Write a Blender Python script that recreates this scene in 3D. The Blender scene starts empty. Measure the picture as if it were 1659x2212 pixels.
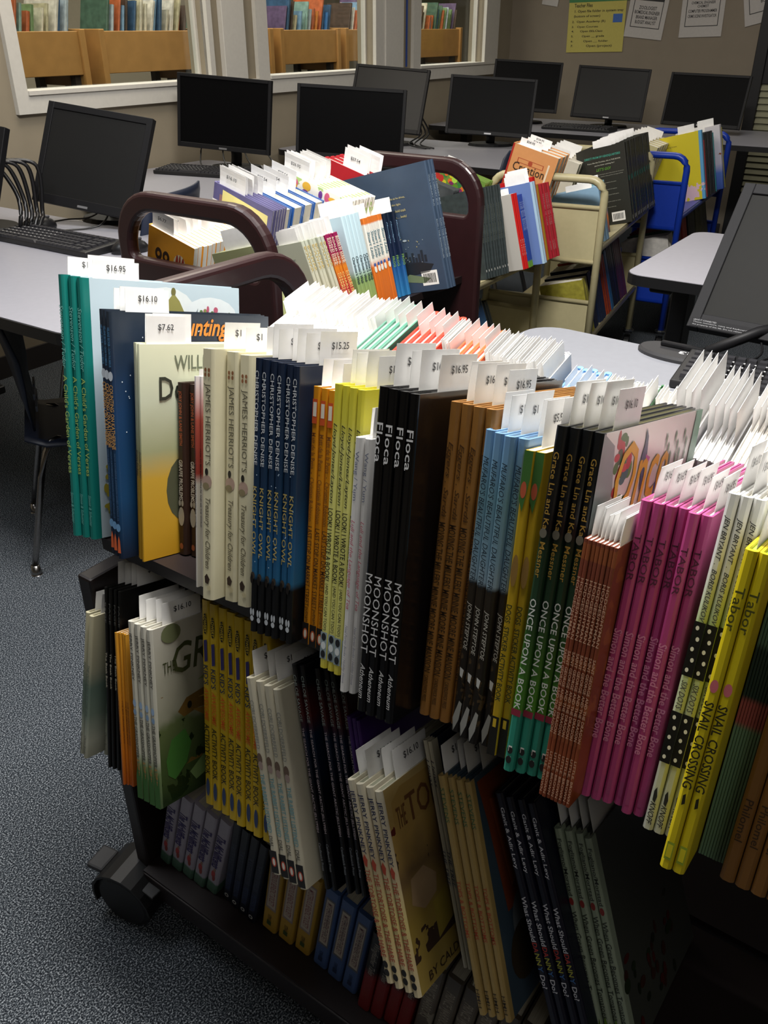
import bpy, bmesh, math, random
from mathutils import Vector, Matrix
R = math.radians
random.seed(7)
scn = bpy.context.scene
COL = scn.collection

# ------------------------------------------------------------------ camera
CAM_H = 1.28
cd = bpy.data.cameras.new('camera'); cam = bpy.data.objects.new('camera', cd); COL.objects.link(cam)
cam.location = (0, 0, CAM_H); cam.rotation_euler = (R(90 - 29.6), 0, 0)
cd.sensor_fit = 'VERTICAL'; cd.sensor_height = 36.0; cd.sensor_width = 27.0
cd.lens = 1850 / 2212 * 36.0; cd.clip_start = 0.02
scn.camera = cam
scn.view_settings.view_transform = 'Standard'; scn.view_settings.look = 'None'
scn.view_settings.gamma = 1.0; scn.view_settings.exposure = 0.0; scn.view_settings.use_curve_mapping = False

# ------------------------------------------------------------------ world and lights
w = bpy.data.worlds.new('world'); scn.world = w; w.use_nodes = True
w.node_tree.nodes['Background'].inputs[0].default_value = (0.9, 0.95, 1.0, 1)
w.node_tree.nodes['Background'].inputs[1].default_value = 0.03

def az(a, d=1.0): return Vector((math.sin(R(a)) * d, math.cos(R(a)) * d, 0))
ROOM = 34.14
CEIL = 2.62
# name, x, y, size x, size y, watts, colour
LIGHTS = [('panel', 0.10, 1.12, 0.75, 0.55, 98, (1.0, 0.97, 0.93)),
          ('panel', -0.75, 3.3, 0.6, 1.2, 26, (1.0, 0.90, 0.76)),
          ('panel', 1.5, 4.6, 0.6, 1.2, 15, (1.0, 0.93, 0.84)),
          ('panel', 0.35, -1.0, 0.6, 1.2, 8.5, (1.0, 0.97, 0.93)),  # added fill behind the camera to brighten the spines, no known fixture
          ('panel', -1.15, 1.55, 0.6, 1.2, 24, (0.95, 0.97, 1.0))]
for i, (n, x, y, sx, sy, pw, c) in enumerate(LIGHTS):
    ld = bpy.data.lights.new('ceiling_or_fill_light_%d' % i, 'AREA'); ld.shape = 'RECTANGLE'
    ld.size = sx; ld.size_y = sy; ld.energy = pw; ld.color = c
    lo = bpy.data.objects.new('ceiling_or_fill_light_source', ld); COL.objects.link(lo)
    lo.location = (x, y, CEIL - 0.03); lo.rotation_euler = (0, 0, R(-ROOM))
# light of the library room beyond the windows
LIBW = Vector((-1.42073, 3.63429, 0))
WX = az(ROOM); WY = az(ROOM - 90)
ld = bpy.data.lights.new('library_light', 'AREA'); ld.shape = 'RECTANGLE'; ld.size = 5.0; ld.size_y = 1.0; ld.energy = 110; ld.color = (1.0, 0.93, 0.82)
lo = bpy.data.objects.new('library_light_source', ld); COL.objects.link(lo)
p = LIBW + WX * 2.3 + WY * 0.75; lo.location = (p.x, p.y, CEIL - 0.03); lo.rotation_euler = (0, 0, R(90 - ROOM))

# ------------------------------------------------------------------ helpers
def srgb(c):
    if isinstance(c, str):
        c = c.lstrip('#'); c = [int(c[i:i + 2], 16) / 255 for i in (0, 2, 4)]
    return tuple((v / 12.92 if v <= 0.04045 else ((v + 0.055) / 1.055) ** 2.4) for v in c) + (1.0,)
MC = {}
def mat(col, rough=0.5, metal=0.0, noise=0.0, nscale=60, emit=0, spec=0.5, coat=0.0):
    key = (str(col), rough, metal, noise, nscale, emit, spec, coat)
    if key in MC: return MC[key]
    m = bpy.data.materials.new('surface_' + str(col).strip('#')); m.use_nodes = True
    nt = m.node_tree; b = nt.nodes['Principled BSDF']
    c = srgb(col)
    b.inputs['Base Color'].default_value = c; b.inputs['Roughness'].default_value = rough
    b.inputs['Metallic'].default_value = metal; b.inputs['Specular IOR Level'].default_value = spec
    if coat: b.inputs['Coat Weight'].default_value = coat; b.inputs['Coat Roughness'].default_value = 0.15
    tc = nt.nodes.new('ShaderNodeTexCoord'); nz = nt.nodes.new('ShaderNodeTexNoise')
    nz.inputs['Scale'].default_value = nscale; nz.inputs['Detail'].default_value = 3
    nt.links.new(tc.outputs['Object'], nz.inputs['Vector'])
    mx = nt.nodes.new('ShaderNodeMix'); mx.data_type = 'RGBA'; mx.blend_type = 'MULTIPLY'
    mx.inputs[0].default_value = max(noise, 0.04)
    mx.inputs[6].default_value = c
    rp = nt.nodes.new('ShaderNodeValToRGB'); rp.color_ramp.elements[0].position = 0.35; rp.color_ramp.elements[1].position = 0.65
    nt.links.new(nz.outputs['Fac'], rp.inputs[0]); nt.links.new(rp.outputs[0], mx.inputs[7])
    nt.links.new(mx.outputs[2], b.inputs['Base Color'])
    if emit:
        b.inputs['Emission Color'].default_value = c; b.inputs['Emission Strength'].default_value = emit
    MC[key] = m; return m

def art(stops, axis=2, spots=None, rough=0.35, blobs=None, blobs2=None, wave=None, hard=False, wob=0.05):
    """printed cover: colour bands along the book, with optional stars (spots) and painted blobs.
    stops: [(pos, colour)...] along Generated axis. spots: (colour, scale, size). blobs: (colour, scale, threshold, lo, hi)"""
    key = ('art', str(stops), axis, str(spots), rough, str(blobs), str(blobs2), hard, wob)
    if key in MC: return MC[key]
    m = bpy.data.materials.new('printed_cover'); m.use_nodes = True
    nt = m.node_tree; N = nt.nodes.new; L = nt.links.new
    b = nt.nodes['Principled BSDF']; b.inputs['Roughness'].default_value = rough
    tc = N('ShaderNodeTexCoord'); sp = N('ShaderNodeSeparateXYZ'); L(tc.outputs['Generated'], sp.inputs[0])
    nz = N('ShaderNodeTexNoise'); nz.inputs['Scale'].default_value = 25; L(tc.outputs['Object'], nz.inputs['Vector'])
    ad = N('ShaderNodeMath'); ad.operation = 'MULTIPLY_ADD'; ad.inputs[1].default_value = wob; L(nz.outputs['Fac'], ad.inputs[0]); L(sp.outputs[axis], ad.inputs[2])
    sb = N('ShaderNodeMath'); sb.operation = 'SUBTRACT'; sb.inputs[1].default_value = wob / 2; L(ad.outputs[0], sb.inputs[0])
    rp = N('ShaderNodeValToRGB'); cr = rp.color_ramp
    if hard: cr.interpolation = 'CONSTANT'
    cr.elements[0].position = stops[0][0]; cr.elements[0].color = srgb(stops[0][1])
    cr.elements[1].position = stops[-1][0] if len(stops) > 1 else 1; cr.elements[1].color = srgb(stops[-1][1])
    for q, c in stops[1:-1]:
        e = cr.elements.new(q); e.color = srgb(c)
    L(sb.outputs[0], rp.inputs[0]); out = rp.outputs[0]
    for bl in (blobs, blobs2):
        if bl:
            c, sc, th, lo_, hi_ = bl
            n2 = N('ShaderNodeTexNoise'); n2.inputs['Scale'].default_value = sc; n2.inputs['Detail'].default_value = 4; L(tc.outputs['Object'], n2.inputs['Vector'])
            g = N('ShaderNodeMath'); g.operation = 'GREATER_THAN'; g.inputs[1].default_value = th; L(n2.outputs['Fac'], g.inputs[0])
            g1 = N('ShaderNodeMath'); g1.operation = 'GREATER_THAN'; g1.inputs[1].default_value = lo_; L(sp.outputs[2], g1.inputs[0])
            g2 = N('ShaderNodeMath'); g2.operation = 'LESS_THAN'; g2.inputs[1].default_value = hi_; L(sp.outputs[2], g2.inputs[0])
            m1 = N('ShaderNodeMath'); m1.operation = 'MULTIPLY'; L(g.outputs[0], m1.inputs[0]); L(g1.outputs[0], m1.inputs[1])
            m2 = N('ShaderNodeMath'); m2.operation = 'MULTIPLY'; L(m1.outputs[0], m2.inputs[0]); L(g2.outputs[0], m2.inputs[1])
            mx = N('ShaderNodeMix'); mx.data_type = 'RGBA'; L(m2.outputs[0], mx.inputs[0]); L(out, mx.inputs[6]); mx.inputs[7].default_value = srgb(c); out = mx.outputs[2]
    if spots:
        c, sc, sz = spots
        v = N('ShaderNodeTexVoronoi'); v.inputs['Scale'].default_value = sc; L(tc.outputs['Object'], v.inputs['Vector'])
        g = N('ShaderNodeMath'); g.operation = 'LESS_THAN'; g.inputs[1].default_value = sz; L(v.outputs['Distance'], g.inputs[0])
        mx = N('ShaderNodeMix'); mx.data_type = 'RGBA'; L(g.outputs[0], mx.inputs[0]); L(out, mx.inputs[6]); mx.inputs[7].default_value = srgb(c); out = mx.outputs[2]
    L(out, b.inputs['Base Color'])
    MC[key] = m; return m

def pages_mat(col='#EDE9DC', axis=0):
    key = ('pages', col)
    if key in MC: return MC[key]
    m = bpy.data.materials.new('page_edges'); m.use_nodes = True; nt = m.node_tree; N = nt.nodes.new; L = nt.links.new
    b = nt.nodes['Principled BSDF']; b.inputs['Roughness'].default_value = 0.9
    tc = N('ShaderNodeTexCoord'); mp = N('ShaderNodeMapping'); mp.inputs['Scale'].default_value = (1, 0.01, 0.01); L(tc.outputs['Object'], mp.inputs[0])
    nz = N('ShaderNodeTexNoise'); nz.inputs['Scale'].default_value = 1500; L(mp.outputs[0], nz.inputs['Vector'])
    rp = N('ShaderNodeValToRGB'); c = srgb(col); rp.color_ramp.elements[0].color = (c[0] * .72, c[1] * .70, c[2] * .66, 1); rp.color_ramp.elements[1].color = c
    rp.color_ramp.elements[0].position = .3; rp.color_ramp.elements[1].position = .55
    L(nz.outputs['Fac'], rp.inputs[0]); L(rp.outputs[0], b.inputs['Base Color'])
    MC[key] = m; return m

def link_mesh(name, bm, material, parent=None, smooth=False, mtx=None):
    me = bpy.data.meshes.new(name); bm.to_mesh(me); bm.free()
    if smooth:
        for p_ in me.polygons: p_.use_smooth = True
    for m in (material if isinstance(material, (list, tuple)) else [material]): me.materials.append(m)
    o = bpy.data.objects.new(name, me); COL.objects.link(o)
    if parent: o.parent = parent
    if mtx is not None: o.matrix_local = mtx
    return o
def tag(o, label=None, cat=None, group=None, kind=None):
    if label: o['label'] = label
    if cat: o['category'] = cat
    if group: o['group'] = group
    if kind: o['kind'] = kind
    return o
def empty(name, mtx, label=None, cat=None, group=None):
    o = bpy.data.objects.new(name, None); COL.objects.link(o); o.empty_display_size = 0.05
    o.matrix_world = mtx; return tag(o, label, cat, group)
def box(bm, lo, hi, mi=0):
    vs = [bm.verts.new((x, y, z)) for x in (lo[0], hi[0]) for y in (lo[1], hi[1]) for z in (lo[2], hi[2])]
    fs = [(0, 1, 3, 2), (4, 6, 7, 5), (0, 4, 5, 1), (2, 3, 7, 6), (0, 2, 6, 4), (1, 5, 7, 3)]
    out = []
    for f in fs:
        q = bm.faces.new([vs[i] for i in f]); q.material_index = mi; out.append(q)
    return vs
def bevel(bm, off, seg=2):
    bmesh.ops.bevel(bm, geom=list(bm.edges), offset=off, segments=seg, profile=0.5, affect='EDGES', clamp_overlap=True)
def boxm(lo, hi, bev=0, seg=2):
    bm = bmesh.new(); box(bm, lo, hi)
    bmesh.ops.recalc_face_normals(bm, faces=bm.faces)
    if bev: bevel(bm, bev, seg)
    return bm
def tube(bm, pts, r, n=8, cap=True):
    pts = [Vector(q) for q in pts]; rings = []
    for i, q in enumerate(pts):
        if i == 0: t = pts[1] - pts[0]
        elif i == len(pts) - 1: t = pts[-1] - pts[-2]
        else: t = (pts[i + 1] - q).normalized() + (q - pts[i - 1]).normalized()
        t.normalize(); a = Vector((0, 0, 1)) if abs(t.z) < .9 else Vector((1, 0, 0))
        u = t.cross(a).normalized(); v = t.cross(u)
        rr = r[i] if isinstance(r, (list, tuple)) else r
        rings.append([bm.verts.new(q + (u * math.cos(2 * math.pi * k / n) + v * math.sin(2 * math.pi * k / n)) * rr) for k in range(n)])
    for i in range(len(rings) - 1):
        for k in range(n): bm.faces.new((rings[i][k], rings[i][(k + 1) % n], rings[i + 1][(k + 1) % n], rings[i + 1][k]))
    if cap: bm.faces.new(rings[0]); bm.faces.new(rings[-1])
def tubem(pts, r, n=8):
    bm = bmesh.new(); tube(bm, pts, r, n); bmesh.ops.recalc_face_normals(bm, faces=bm.faces); return bm
def smooth_path(pts, sub=6):
    P = [Vector(q) for q in pts]; out = []
    for i in range(len(P) - 1):
        p0 = P[max(i - 1, 0)]; p1 = P[i]; p2 = P[i + 1]; p3 = P[min(i + 2, len(P) - 1)]
        for k in range(sub):
            t = k / sub
            out.append(0.5 * ((2 * p1) + (-p0 + p2) * t + (2 * p0 - 5 * p1 + 4 * p2 - p3) * t * t + (-p0 + 3 * p1 - 3 * p2 + p3) * t ** 3))
    out.append(P[-1]); return out
def frame_mtx(origin, X, Y, Zv):
    m = Matrix.Identity(4)
    for i in range(3): m[i][0] = X[i]; m[i][1] = Y[i]; m[i][2] = Zv[i]; m[i][3] = origin[i]
    return m
UPZ = Vector((0, 0, 1))
class Fr:
    def __init__(s, a, ox, oy): s.X = az(a); s.Y = az(a - 90); s.O = Vector((ox, oy, 0)); s.a = a
    def m(s, x=0, y=0, z=0): return frame_mtx(s.O + s.X * x + s.Y * y + UPZ * z, s.X, s.Y, UPZ)
    def p(s, x, y, z=0): return s.O + s.X * x + s.Y * y + UPZ * z

# ---- lettering: flat glyph meshes fitted into a box
TM = {}
def text_mesh(s, L, H, shear=0.0, bold=0.008, spacing=1.0, top=None):
    key = (s, round(L, 4), round(H, 4), shear, bold, spacing)
    if key in TM: return TM[key]
    cu = bpy.data.curves.new('lettering', 'FONT'); cu.body = s; cu.size = 1; cu.shear = shear; cu.offset = bold; cu.space_character = spacing
    cu.resolution_u = 2; cu.fill_mode = 'BOTH' if hasattr(cu, 'fill_mode') else cu.fill_mode
    o = bpy.data.objects.new('tmp', cu); me = bpy.data.meshes.new_from_object(o)
    bpy.data.objects.remove(o); bpy.data.curves.remove(cu)
    if len(me.vertices) == 0: TM[key] = me; return me
    xs = [v.co.x for v in me.vertices]; ys = [v.co.y for v in me.vertices]
    x0, x1, y0, y1 = min(xs), max(xs), min(ys), max(ys)
    for v in me.vertices: v.co = ((v.co.x - x0) / (x1 - x0) * L, (v.co.y - y0) / max(y1 - y0, 1e-6) * H, 0)
    me.name = 'lettering'; TM[key] = me; return me
def letter(name, s, L, H, material, parent, mtx, **kw):
    src = text_mesh(s, L, H, **kw)
    key = (id(src), id(material))
    if key not in TM:
        me = src.copy(); me.materials.append(material); TM[key] = me
    o = bpy.data.objects.new(name, TM[key]); COL.objects.link(o)
    if parent: o.parent = parent
    o.matrix_local = mtx; return o

# ------------------------------------------------------------------ the book builder
BM = {}
def cover_mesh(t, wd, h, hard):
    key = ('c', round(t, 4), round(wd, 4), round(h, 4), hard)
    if key in BM: return BM[key].copy()
    bm = bmesh.new(); b = min(0.0024 if hard else 0.0006, t * 0.22)
    # U profile (spine rounded) in x,y swept along z
    r = min(t * 0.28, 0.003)
    outer = [(0, wd), (0, r)] + [(r - r * math.cos(a), r - r * math.sin(a) * 1.0) for a in (R(30), R(60))] + [(r, 0 if not hard else -0.0006)]
    outer += [(t - r, 0 if not hard else -0.0006)] + [(t - r + r * math.sin(a), r - r * math.cos(a)) for a in (R(30), R(60))] + [(t, r), (t, wd)]
    inner = [(t - b, wd), (t - b, r + b), (b, r + b), (b, wd)]
    prof = outer + inner
    v0 = [bm.verts.new((x, y, 0)) for x, y in prof]; v1 = [bm.verts.new((x, y, h)) for x, y in prof]
    n = len(prof)
    for i in range(n): bm.faces.new((v0[i], v0[(i + 1) % n], v1[(i + 1) % n], v1[i]))
    bm.faces.new(list(reversed(v0))); bm.faces.new(v1)
    bmesh.ops.recalc_face_normals(bm, faces=bm.faces)
    me = bpy.data.meshes.new('cover'); bm.to_mesh(me); bm.free(); BM[key] = me
    return me.copy()
def page_mesh(t, wd, h, hard):
    key = ('p', round(t, 4), round(wd, 4), round(h, 4), hard)
    if key in BM: return BM[key].copy()
    b = min(0.0024 if hard else 0.0006, t * 0.22); g = 0.003 if hard else 0.0004
    bm = boxm((b + .0001, 0.005 if t > .01 else .003, g), (t - b - .0001, wd - g, h - g))
    me = bpy.data.meshes.new('pages'); bm.to_mesh(me); bm.free(); BM[key] = me
    return me.copy()
CM = {}
def with_mat(kind, t, wd, h, hard, m):
    key = (kind, round(t, 4), round(wd, 4), round(h, 4), hard, id(m))
    if key not in CM:
        me = (cover_mesh if kind == 'c' else page_mesh)(t, wd, h, hard); me.materials.append(m); CM[key] = me
    return CM[key]
def spine_text(root, t, h, txt):
    """txt: (part name, string, from-top start m, length m, height fraction, colour, kwargs)"""
    name, s, a, L, hf, col, kw = txt
    H = min(t * min(hf * 1.25, .78), 0.03)
    m = frame_mtx(Vector((t / 2 - H / 2, -0.0009, h - a)), Vector((0, 0, -1)), Vector((1, 0, 0)), Vector((0, -1, 0)))
    return letter(name, s, L, H, mat(col, .5), root, m, **kw)
def cover_text(root, t, wd, h, side, txt):
    """on the front cover (side 1, facing +x) or the back cover (side -1); x from the spine / from the left edge, z from the bottom"""
    name, s, u, z, L, H, col, kw = txt
    if side > 0: m = frame_mtx(Vector((t + 0.0010, u, z)), Vector((0, 1, 0)), UPZ, Vector((1, 0, 0)))
    else: m = frame_mtx(Vector((-0.0010, wd - u, z)), Vector((0, -1, 0)), UPZ, Vector((-1, 0, 0)))
    return letter(name, s, L, H, mat(col, .5), root, m, **kw)
def disc_bm(r, n=20, sx=1, sy=1):
    bm = bmesh.new(); c = [bm.verts.new((r * sx * math.cos(2 * math.pi * k / n), r * sy * math.sin(2 * math.pi * k / n), 0)) for k in range(n)]
    bm.faces.new(c); return bm
ORD = ['leftmost', 'second', 'third', 'fourth', 'fifth', 'sixth', 'seventh', 'eighth', 'ninth', 'tenth', 'eleventh', 'twelfth', 'thirteenth', 'fourteenth', 'fifteenth',
       'sixteenth', 'seventeenth', 'eighteenth', 'nineteenth', 'twentieth'] + ['twenty-' + q for q in ('first', 'second', 'third', 'fourth', 'fifth', 'sixth', 'seventh', 'eighth', 'ninth')] + ['thirtieth'] * 20
NUM = ['', 'one', 'two', 'three', 'four', 'five', 'six', 'seven', 'eight', 'nine', 'ten', 'eleven', 'twelve', 'thirteen', 'fourteen', 'fifteen', 'sixteen', 'seventeen', 'eighteen']
def ordinal(i, n):
    if n == 1: return ''
    if i == 0: return 'leftmost'
    if i == n - 1: return 'rightmost'
    if n == 3: return 'middle'
    return ORD[min(i, len(ORD) - 1)]

SLIPW = mat('#F4F3F1', .8); SLIPINK = mat('#3a3a3c', .6)
SM = {}
def slip_mesh(wd, hh, bend):
    key = ('s', round(wd, 3), round(hh, 3), round(bend, 3))
    if key in SM: return SM[key]
    bm = bmesh.new(); n = 4; T_ = 0.00035
    g = []
    for k in range(n + 1):
        f = k / n; x = bend * f * f
        g.append([bm.verts.new((x + s * T_, y, hh * f)) for s in (0, 1) for y in (0, wd)])
    for k in range(n):
        a, b_ = g[k], g[k + 1]
        for i, j in ((0, 1), (1, 3), (3, 2), (2, 0)): bm.faces.new((a[i], a[j], b_[j], b_[i]))
    bm.faces.new((g[0][0], g[0][1], g[0][3], g[0][2])); bm.faces.new((g[-1][0], g[-1][1], g[-1][3], g[-1][2]))
    bmesh.ops.recalc_face_normals(bm, faces=bm.faces)
    me = bpy.data.meshes.new('price_slip'); bm.to_mesh(me); bm.free(); me.materials.append(SLIPW); SM[key] = me; return me
def add_slip(M, t, h, y, wd, hh, price, label, group, face=1, bend=0.0, hard=True):
    """a paper slip standing out of the top of a book whose matrix is M"""
    me = slip_mesh(wd, hh, bend)
    o = bpy.data.objects.new('price_slip', me); COL.objects.link(o)
    yo = y
    o.matrix_world = M @ Matrix.Translation((t * 0.5, yo, h - (0.0028 if hard else 0.0002)))
    tag(o, label, 'price slip', group)
    if price:
        L = min(wd * 0.5, 0.029) * len(price) / 6; H = 0.0082
        x = bend * (0.75) ** 2
        if face > 0: m = frame_mtx(Vector((x * .8 + .0012 + abs(bend) * .12, wd * .28, hh * .48)), Vector((0, 1, 0)), UPZ, Vector((1, 0, 0)))
        else: m = frame_mtx(Vector((-.0006, wd * .75, hh * .5)), Vector((0, -1, 0)), UPZ, Vector((-1, 0, 0)))
        letter('price_lettering', price, L, H, SLIPINK, o, m)
    return o

def row(fr, zs, spec, mirror_W=None, tilt=15.0):
    """one run of alike books on a shelf. fr frame, zs shelf edge height; spec dict"""
    S = dict(lean=0, hard=True, pages='#EDE9DC', spine=[], front=[], back=[], slip=None, name='picture_book', cat='book', jit=.0015, rough=.35, w=.22, gap=.96, deco=None)
    S.update(spec); n = S['n']; T_ = R(tilt)
    if mirror_W is None: X, Y, O = fr.X, fr.Y, fr.O
    else: X, Y, O = -fr.X, -fr.Y, fr.O + fr.Y * mirror_W
    Yt = Y * math.cos(T_) - UPZ * math.sin(T_); U = Y * math.sin(T_) + UPZ * math.cos(T_)
    l = R(S['lean']); bx = X * math.cos(l) - U * math.sin(l); Lu = U * math.cos(l) + X * math.sin(l)
    x0, x1 = S['x']; y0, y1 = S['y']; step = (x1 - x0) / n
    t = abs(step) * math.cos(l) * S['gap'] if not S.get('t') else S['t']
    cm = S['mat']; pm = pages_mat(S['pages']); h = S['h']; wd = S['w']
    for i in range(n):
        f = i / max(n - 1, 1)
        xx = x0 + step * i
        if mirror_W is not None: xx = -(x0 + step * i) - t / math.cos(l)
        yy = y0 + (y1 - y0) * f + (random.uniform(-1, 1) * S['jit'] if n > 1 else 0)
        if 'yoffs' in S: yy += S['yoffs'][i]
        org = O + X * xx + Yt * yy + UPZ * zs + U * 0.0008
        if l > 0: org = org + U * (t * math.sin(l))
        M = frame_mtx(org, bx, Yt, Lu)
        j = n - 1 - i if mirror_W is not None and S.get('flip') else i
        od = ordinal(j, n)
        if n > 12:
            lab = '%s in the long run %s' % (S['look'], S['place'])
        elif n > 1: lab = '%s, %s of %s, %s' % (S['look'], od, NUM[n], S['place'])
        else: lab = '%s %s' % (S['look'], S['place'])
        if len(lab.replace('-', ' ').split()) > 16: lab = '%s, %s, %s' % (S['look'], od, S['place'])
        if len(lab.replace('-', ' ').split()) > 16: lab = '%s, %s' % (S['look'], od)
        grp = '%ss %s' % (S['look'], S['place']) if n > 1 else None
        root = empty(S['name'] if S['name'] != 'picture_book' or S['hard'] else 'paperback_book', M, lab, S['cat'], grp)
        c = bpy.data.objects.new('cover', with_mat('c', t, wd, h, S['hard'], cm)); COL.objects.link(c); c.parent = root
        pg = bpy.data.objects.new('page_block', with_mat('p', t, wd, h, S['hard'], pm)); COL.objects.link(pg); pg.parent = root
        for tx in S['spine']: spine_text(root, t, h, tx)
        last = (i == n - 1) if mirror_W is None else (i == 0)
        if last:
            for tx in S['front']: cover_text(root, t, wd, h, 1, tx)
        if (i == 0) or S.get('all_back'):
            for tx in S['back']: cover_text(root, t, wd, h, -1, tx)
        if S['deco']: S['deco'](root, t, wd, h, i if mirror_W is None else n - 1 - i, n)
        sl = S['slip']
        if sl:
            price, sy, sw, sh = sl[:4]; face = sl[4] if len(sl) > 4 else 1; be = sl[5] if len(sl) > 5 else 0.0012
            k = random.uniform(-1, 1)
            if n > 12: sl_lab = 'white slip in one %s %s' % (S['look'], S['place'])
            else: sl_lab = 'price slip in the %s%s %s' % ((od + ' ') if n > 1 else '', S['look'], S['place'])
            if len(sl_lab.replace('-', ' ').split()) > 16: sl_lab = 'price slip in the %s%s' % ((od + ' ') if n > 1 else '', S['look'])
            add_slip(M, t, h, max(.006, sy + k * .006 + (S.get('slipstep', 0) * i)), sw, sh + random.uniform(-1, 1) * .003, price, sl_lab, 'price slips in the %ss' % S['look'] if n > 1 else None,
                     face, be * random.uniform(.3, 1.3), S['hard'])
# ================================================================== SETTING
def structure(name, bm, m, parent=None, mtx=None):
    o = link_mesh(name, bm, m, parent, mtx=mtx)
    if parent is None: o['kind'] = 'structure'
    return o
WL = Fr(ROOM, LIBW.x, LIBW.y)            # X along the left wall, +Y behind it
WALLM = mat('#8E8471', .75, noise=.05, nscale=9)
TRIM = mat('#C9C6BE', .5)
carpet = bpy.data.materials.new('carpet'); carpet.use_nodes = True
nt = carpet.node_tree; N = nt.nodes.new; L = nt.links.new; b = nt.nodes['Principled BSDF']; b.inputs['Roughness'].default_value = .95; b.inputs['Specular IOR Level'].default_value = .1
tc = N('ShaderNodeTexCoord'); n1 = N('ShaderNodeTexNoise'); n1.inputs['Scale'].default_value = 380; n1.inputs['Detail'].default_value = 2; L(tc.outputs['Object'], n1.inputs['Vector'])
rp = N('ShaderNodeValToRGB'); rp.color_ramp.elements[0].position = .40; rp.color_ramp.elements[0].color = srgb('#181B20'); rp.color_ramp.elements[1].position = .66; rp.color_ramp.elements[1].color = srgb('#8F9499')
e = rp.color_ramp.elements.new(.52); e.color = srgb('#3D4349')
L(n1.outputs['Fac'], rp.inputs[0]); L(rp.outputs[0], b.inputs['Base Color'])
bp = N('ShaderNodeBump'); bp.inputs['Strength'].default_value = .6; bp.inputs['Distance'].default_value = .004; L(n1.outputs['Fac'], bp.inputs['Height']); L(bp.outputs[0], b.inputs['Normal'])
S1 = 4.16; DW = 6.4
structure('floor', boxm((-6, -DW, -.05), (S1 + .1, 5.0, 0)), carpet, mtx=WL.m())
structure('ceiling', boxm((-6, -DW, CEIL), (S1 + 3.0, 5.0, CEIL + .05)), mat('#B9B7B0', .9), mtx=WL.m())
GL = [(.055, 1.063), (1.478, 2.418), (2.906, 3.741)]; GZ0, GZ1 = 1.06, 2.15
bm = bmesh.new()
box(bm, (-6, 0, 0), (S1, .11, .98)); box(bm, (-6, 0, .98), (0.02, .11, CEIL)); box(bm, (0.02, 0, 2.2), (S1, .11, CEIL))
for a_, b_ in ((1.063, 1.478), (2.418, 2.906), (3.741, S1)): box(bm, (a_, 0, .98), (b_, .11, 2.2))
box(bm, (0.02, 0, .98), (.055, .11, 2.2))
for a_, b_ in GL: box(bm, (a_, 0, .98), (b_, .11, 1.045)); box(bm, (a_, 0, 2.15), (b_, .11, 2.2))
structure('wall_left', bm, WALLM, mtx=WL.m())
PW = Fr(ROOM + 90, 0, 0); PW.O = WL.p(S1, 0)    # poster wall: X away from the corner, +Y behind it
structure('wall_far', boxm((-.11, 0, 0), (DW + .1, .11, CEIL)), mat('#83796A', .8, noise=.05, nscale=9), mtx=PW.m())
structure('wall_back', boxm((-6.1, -DW, 0), (-6, .1, CEIL)), WALLM, mtx=WL.m())
structure('wall_right', boxm((-6, -DW - .1, 0), (S1, -DW, CEIL)), WALLM, mtx=WL.m())
# glass
glass = bpy.data.materials.new('window_glass'); glass.use_nodes = True; nt = glass.node_tree; nt.nodes.remove(nt.nodes['Principled BSDF'])
tr = nt.nodes.new('ShaderNodeBsdfTransparent'); gg = nt.nodes.new('ShaderNodeBsdfGlossy'); gg.inputs['Roughness'].default_value = .02; ms = nt.nodes.new('ShaderNodeMixShader')
ms.inputs[0].default_value = .05; tr.inputs[0].default_value = (.93, .95, .94, 1)
nt.links.new(tr.outputs[0], ms.inputs[1]); nt.links.new(gg.outputs[0], ms.inputs[2]); nt.links.new(ms.outputs[0], nt.nodes['Material Output'].inputs[0])
for i, (a_, b_) in enumerate(GL):
    bm = bmesh.new()
    l0 = a_ - .055 if i == 0 else a_ - .083
    r1 = b_ + (.03 if i == 0 else .09 if i == 1 else .19)
    box(bm, (l0, -.022, .98), (a_, .015, 2.2)); box(bm, (b_, -.022, 1.06), (r1, .015, 2.2)); box(bm, (a_, -.022, 2.15), (b_, .015, 2.2))
    box(bm, (a_, -.022, .98), (r1, 0, 1.045)); box(bm, (a_, -.03, 1.045), (r1, .10, 1.06))
    box(bm, (a_, .045, 1.06), (a_ + .012, .075, 2.15)); box(bm, (b_ - .012, .045, 1.06), (b_, .075, 2.15))
    wn = structure('window_%d' % (i + 1), bm, TRIM, mtx=WL.m())
    link_mesh('pane', boxm((a_ + .012, .057, 1.06), (b_ - .012, .062, 2.15)), glass, wn)
structure('trim_1', boxm((1.153, -.03, .98), (1.307, 0, 2.2), .003), TRIM, mtx=WL.m())
structure('trim_2', boxm((1.093, -.022, .98), (1.153, 0, 1.05)), TRIM, mtx=WL.m())
structure('trim_3', boxm((1.307, -.022, .98), (1.395, 0, 1.05)), TRIM, mtx=WL.m())
structure('trim_4', boxm((2.508, -.03, .98), (2.70, 0, 2.2), .003), TRIM, mtx=WL.m())
structure('trim_5', boxm((2.70, -.022, .98), (2.823, 0, 1.05)), TRIM, mtx=WL.m())
structure('trim_6', boxm((2.765, -.004, 1.06), (2.78, 0, 2.2)), mat('#2F4E9C', .5), mtx=WL.m())
structure('baseboard_left', boxm((-6, -.012, 0), (S1, 0, .09)), mat('#2A2626', .6), mtx=WL.m())
structure('baseboard_far', boxm((0, -.012, 0), (1.7, 0, .09)), mat('#2A2626', .6), mtx=PW.m())
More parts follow.
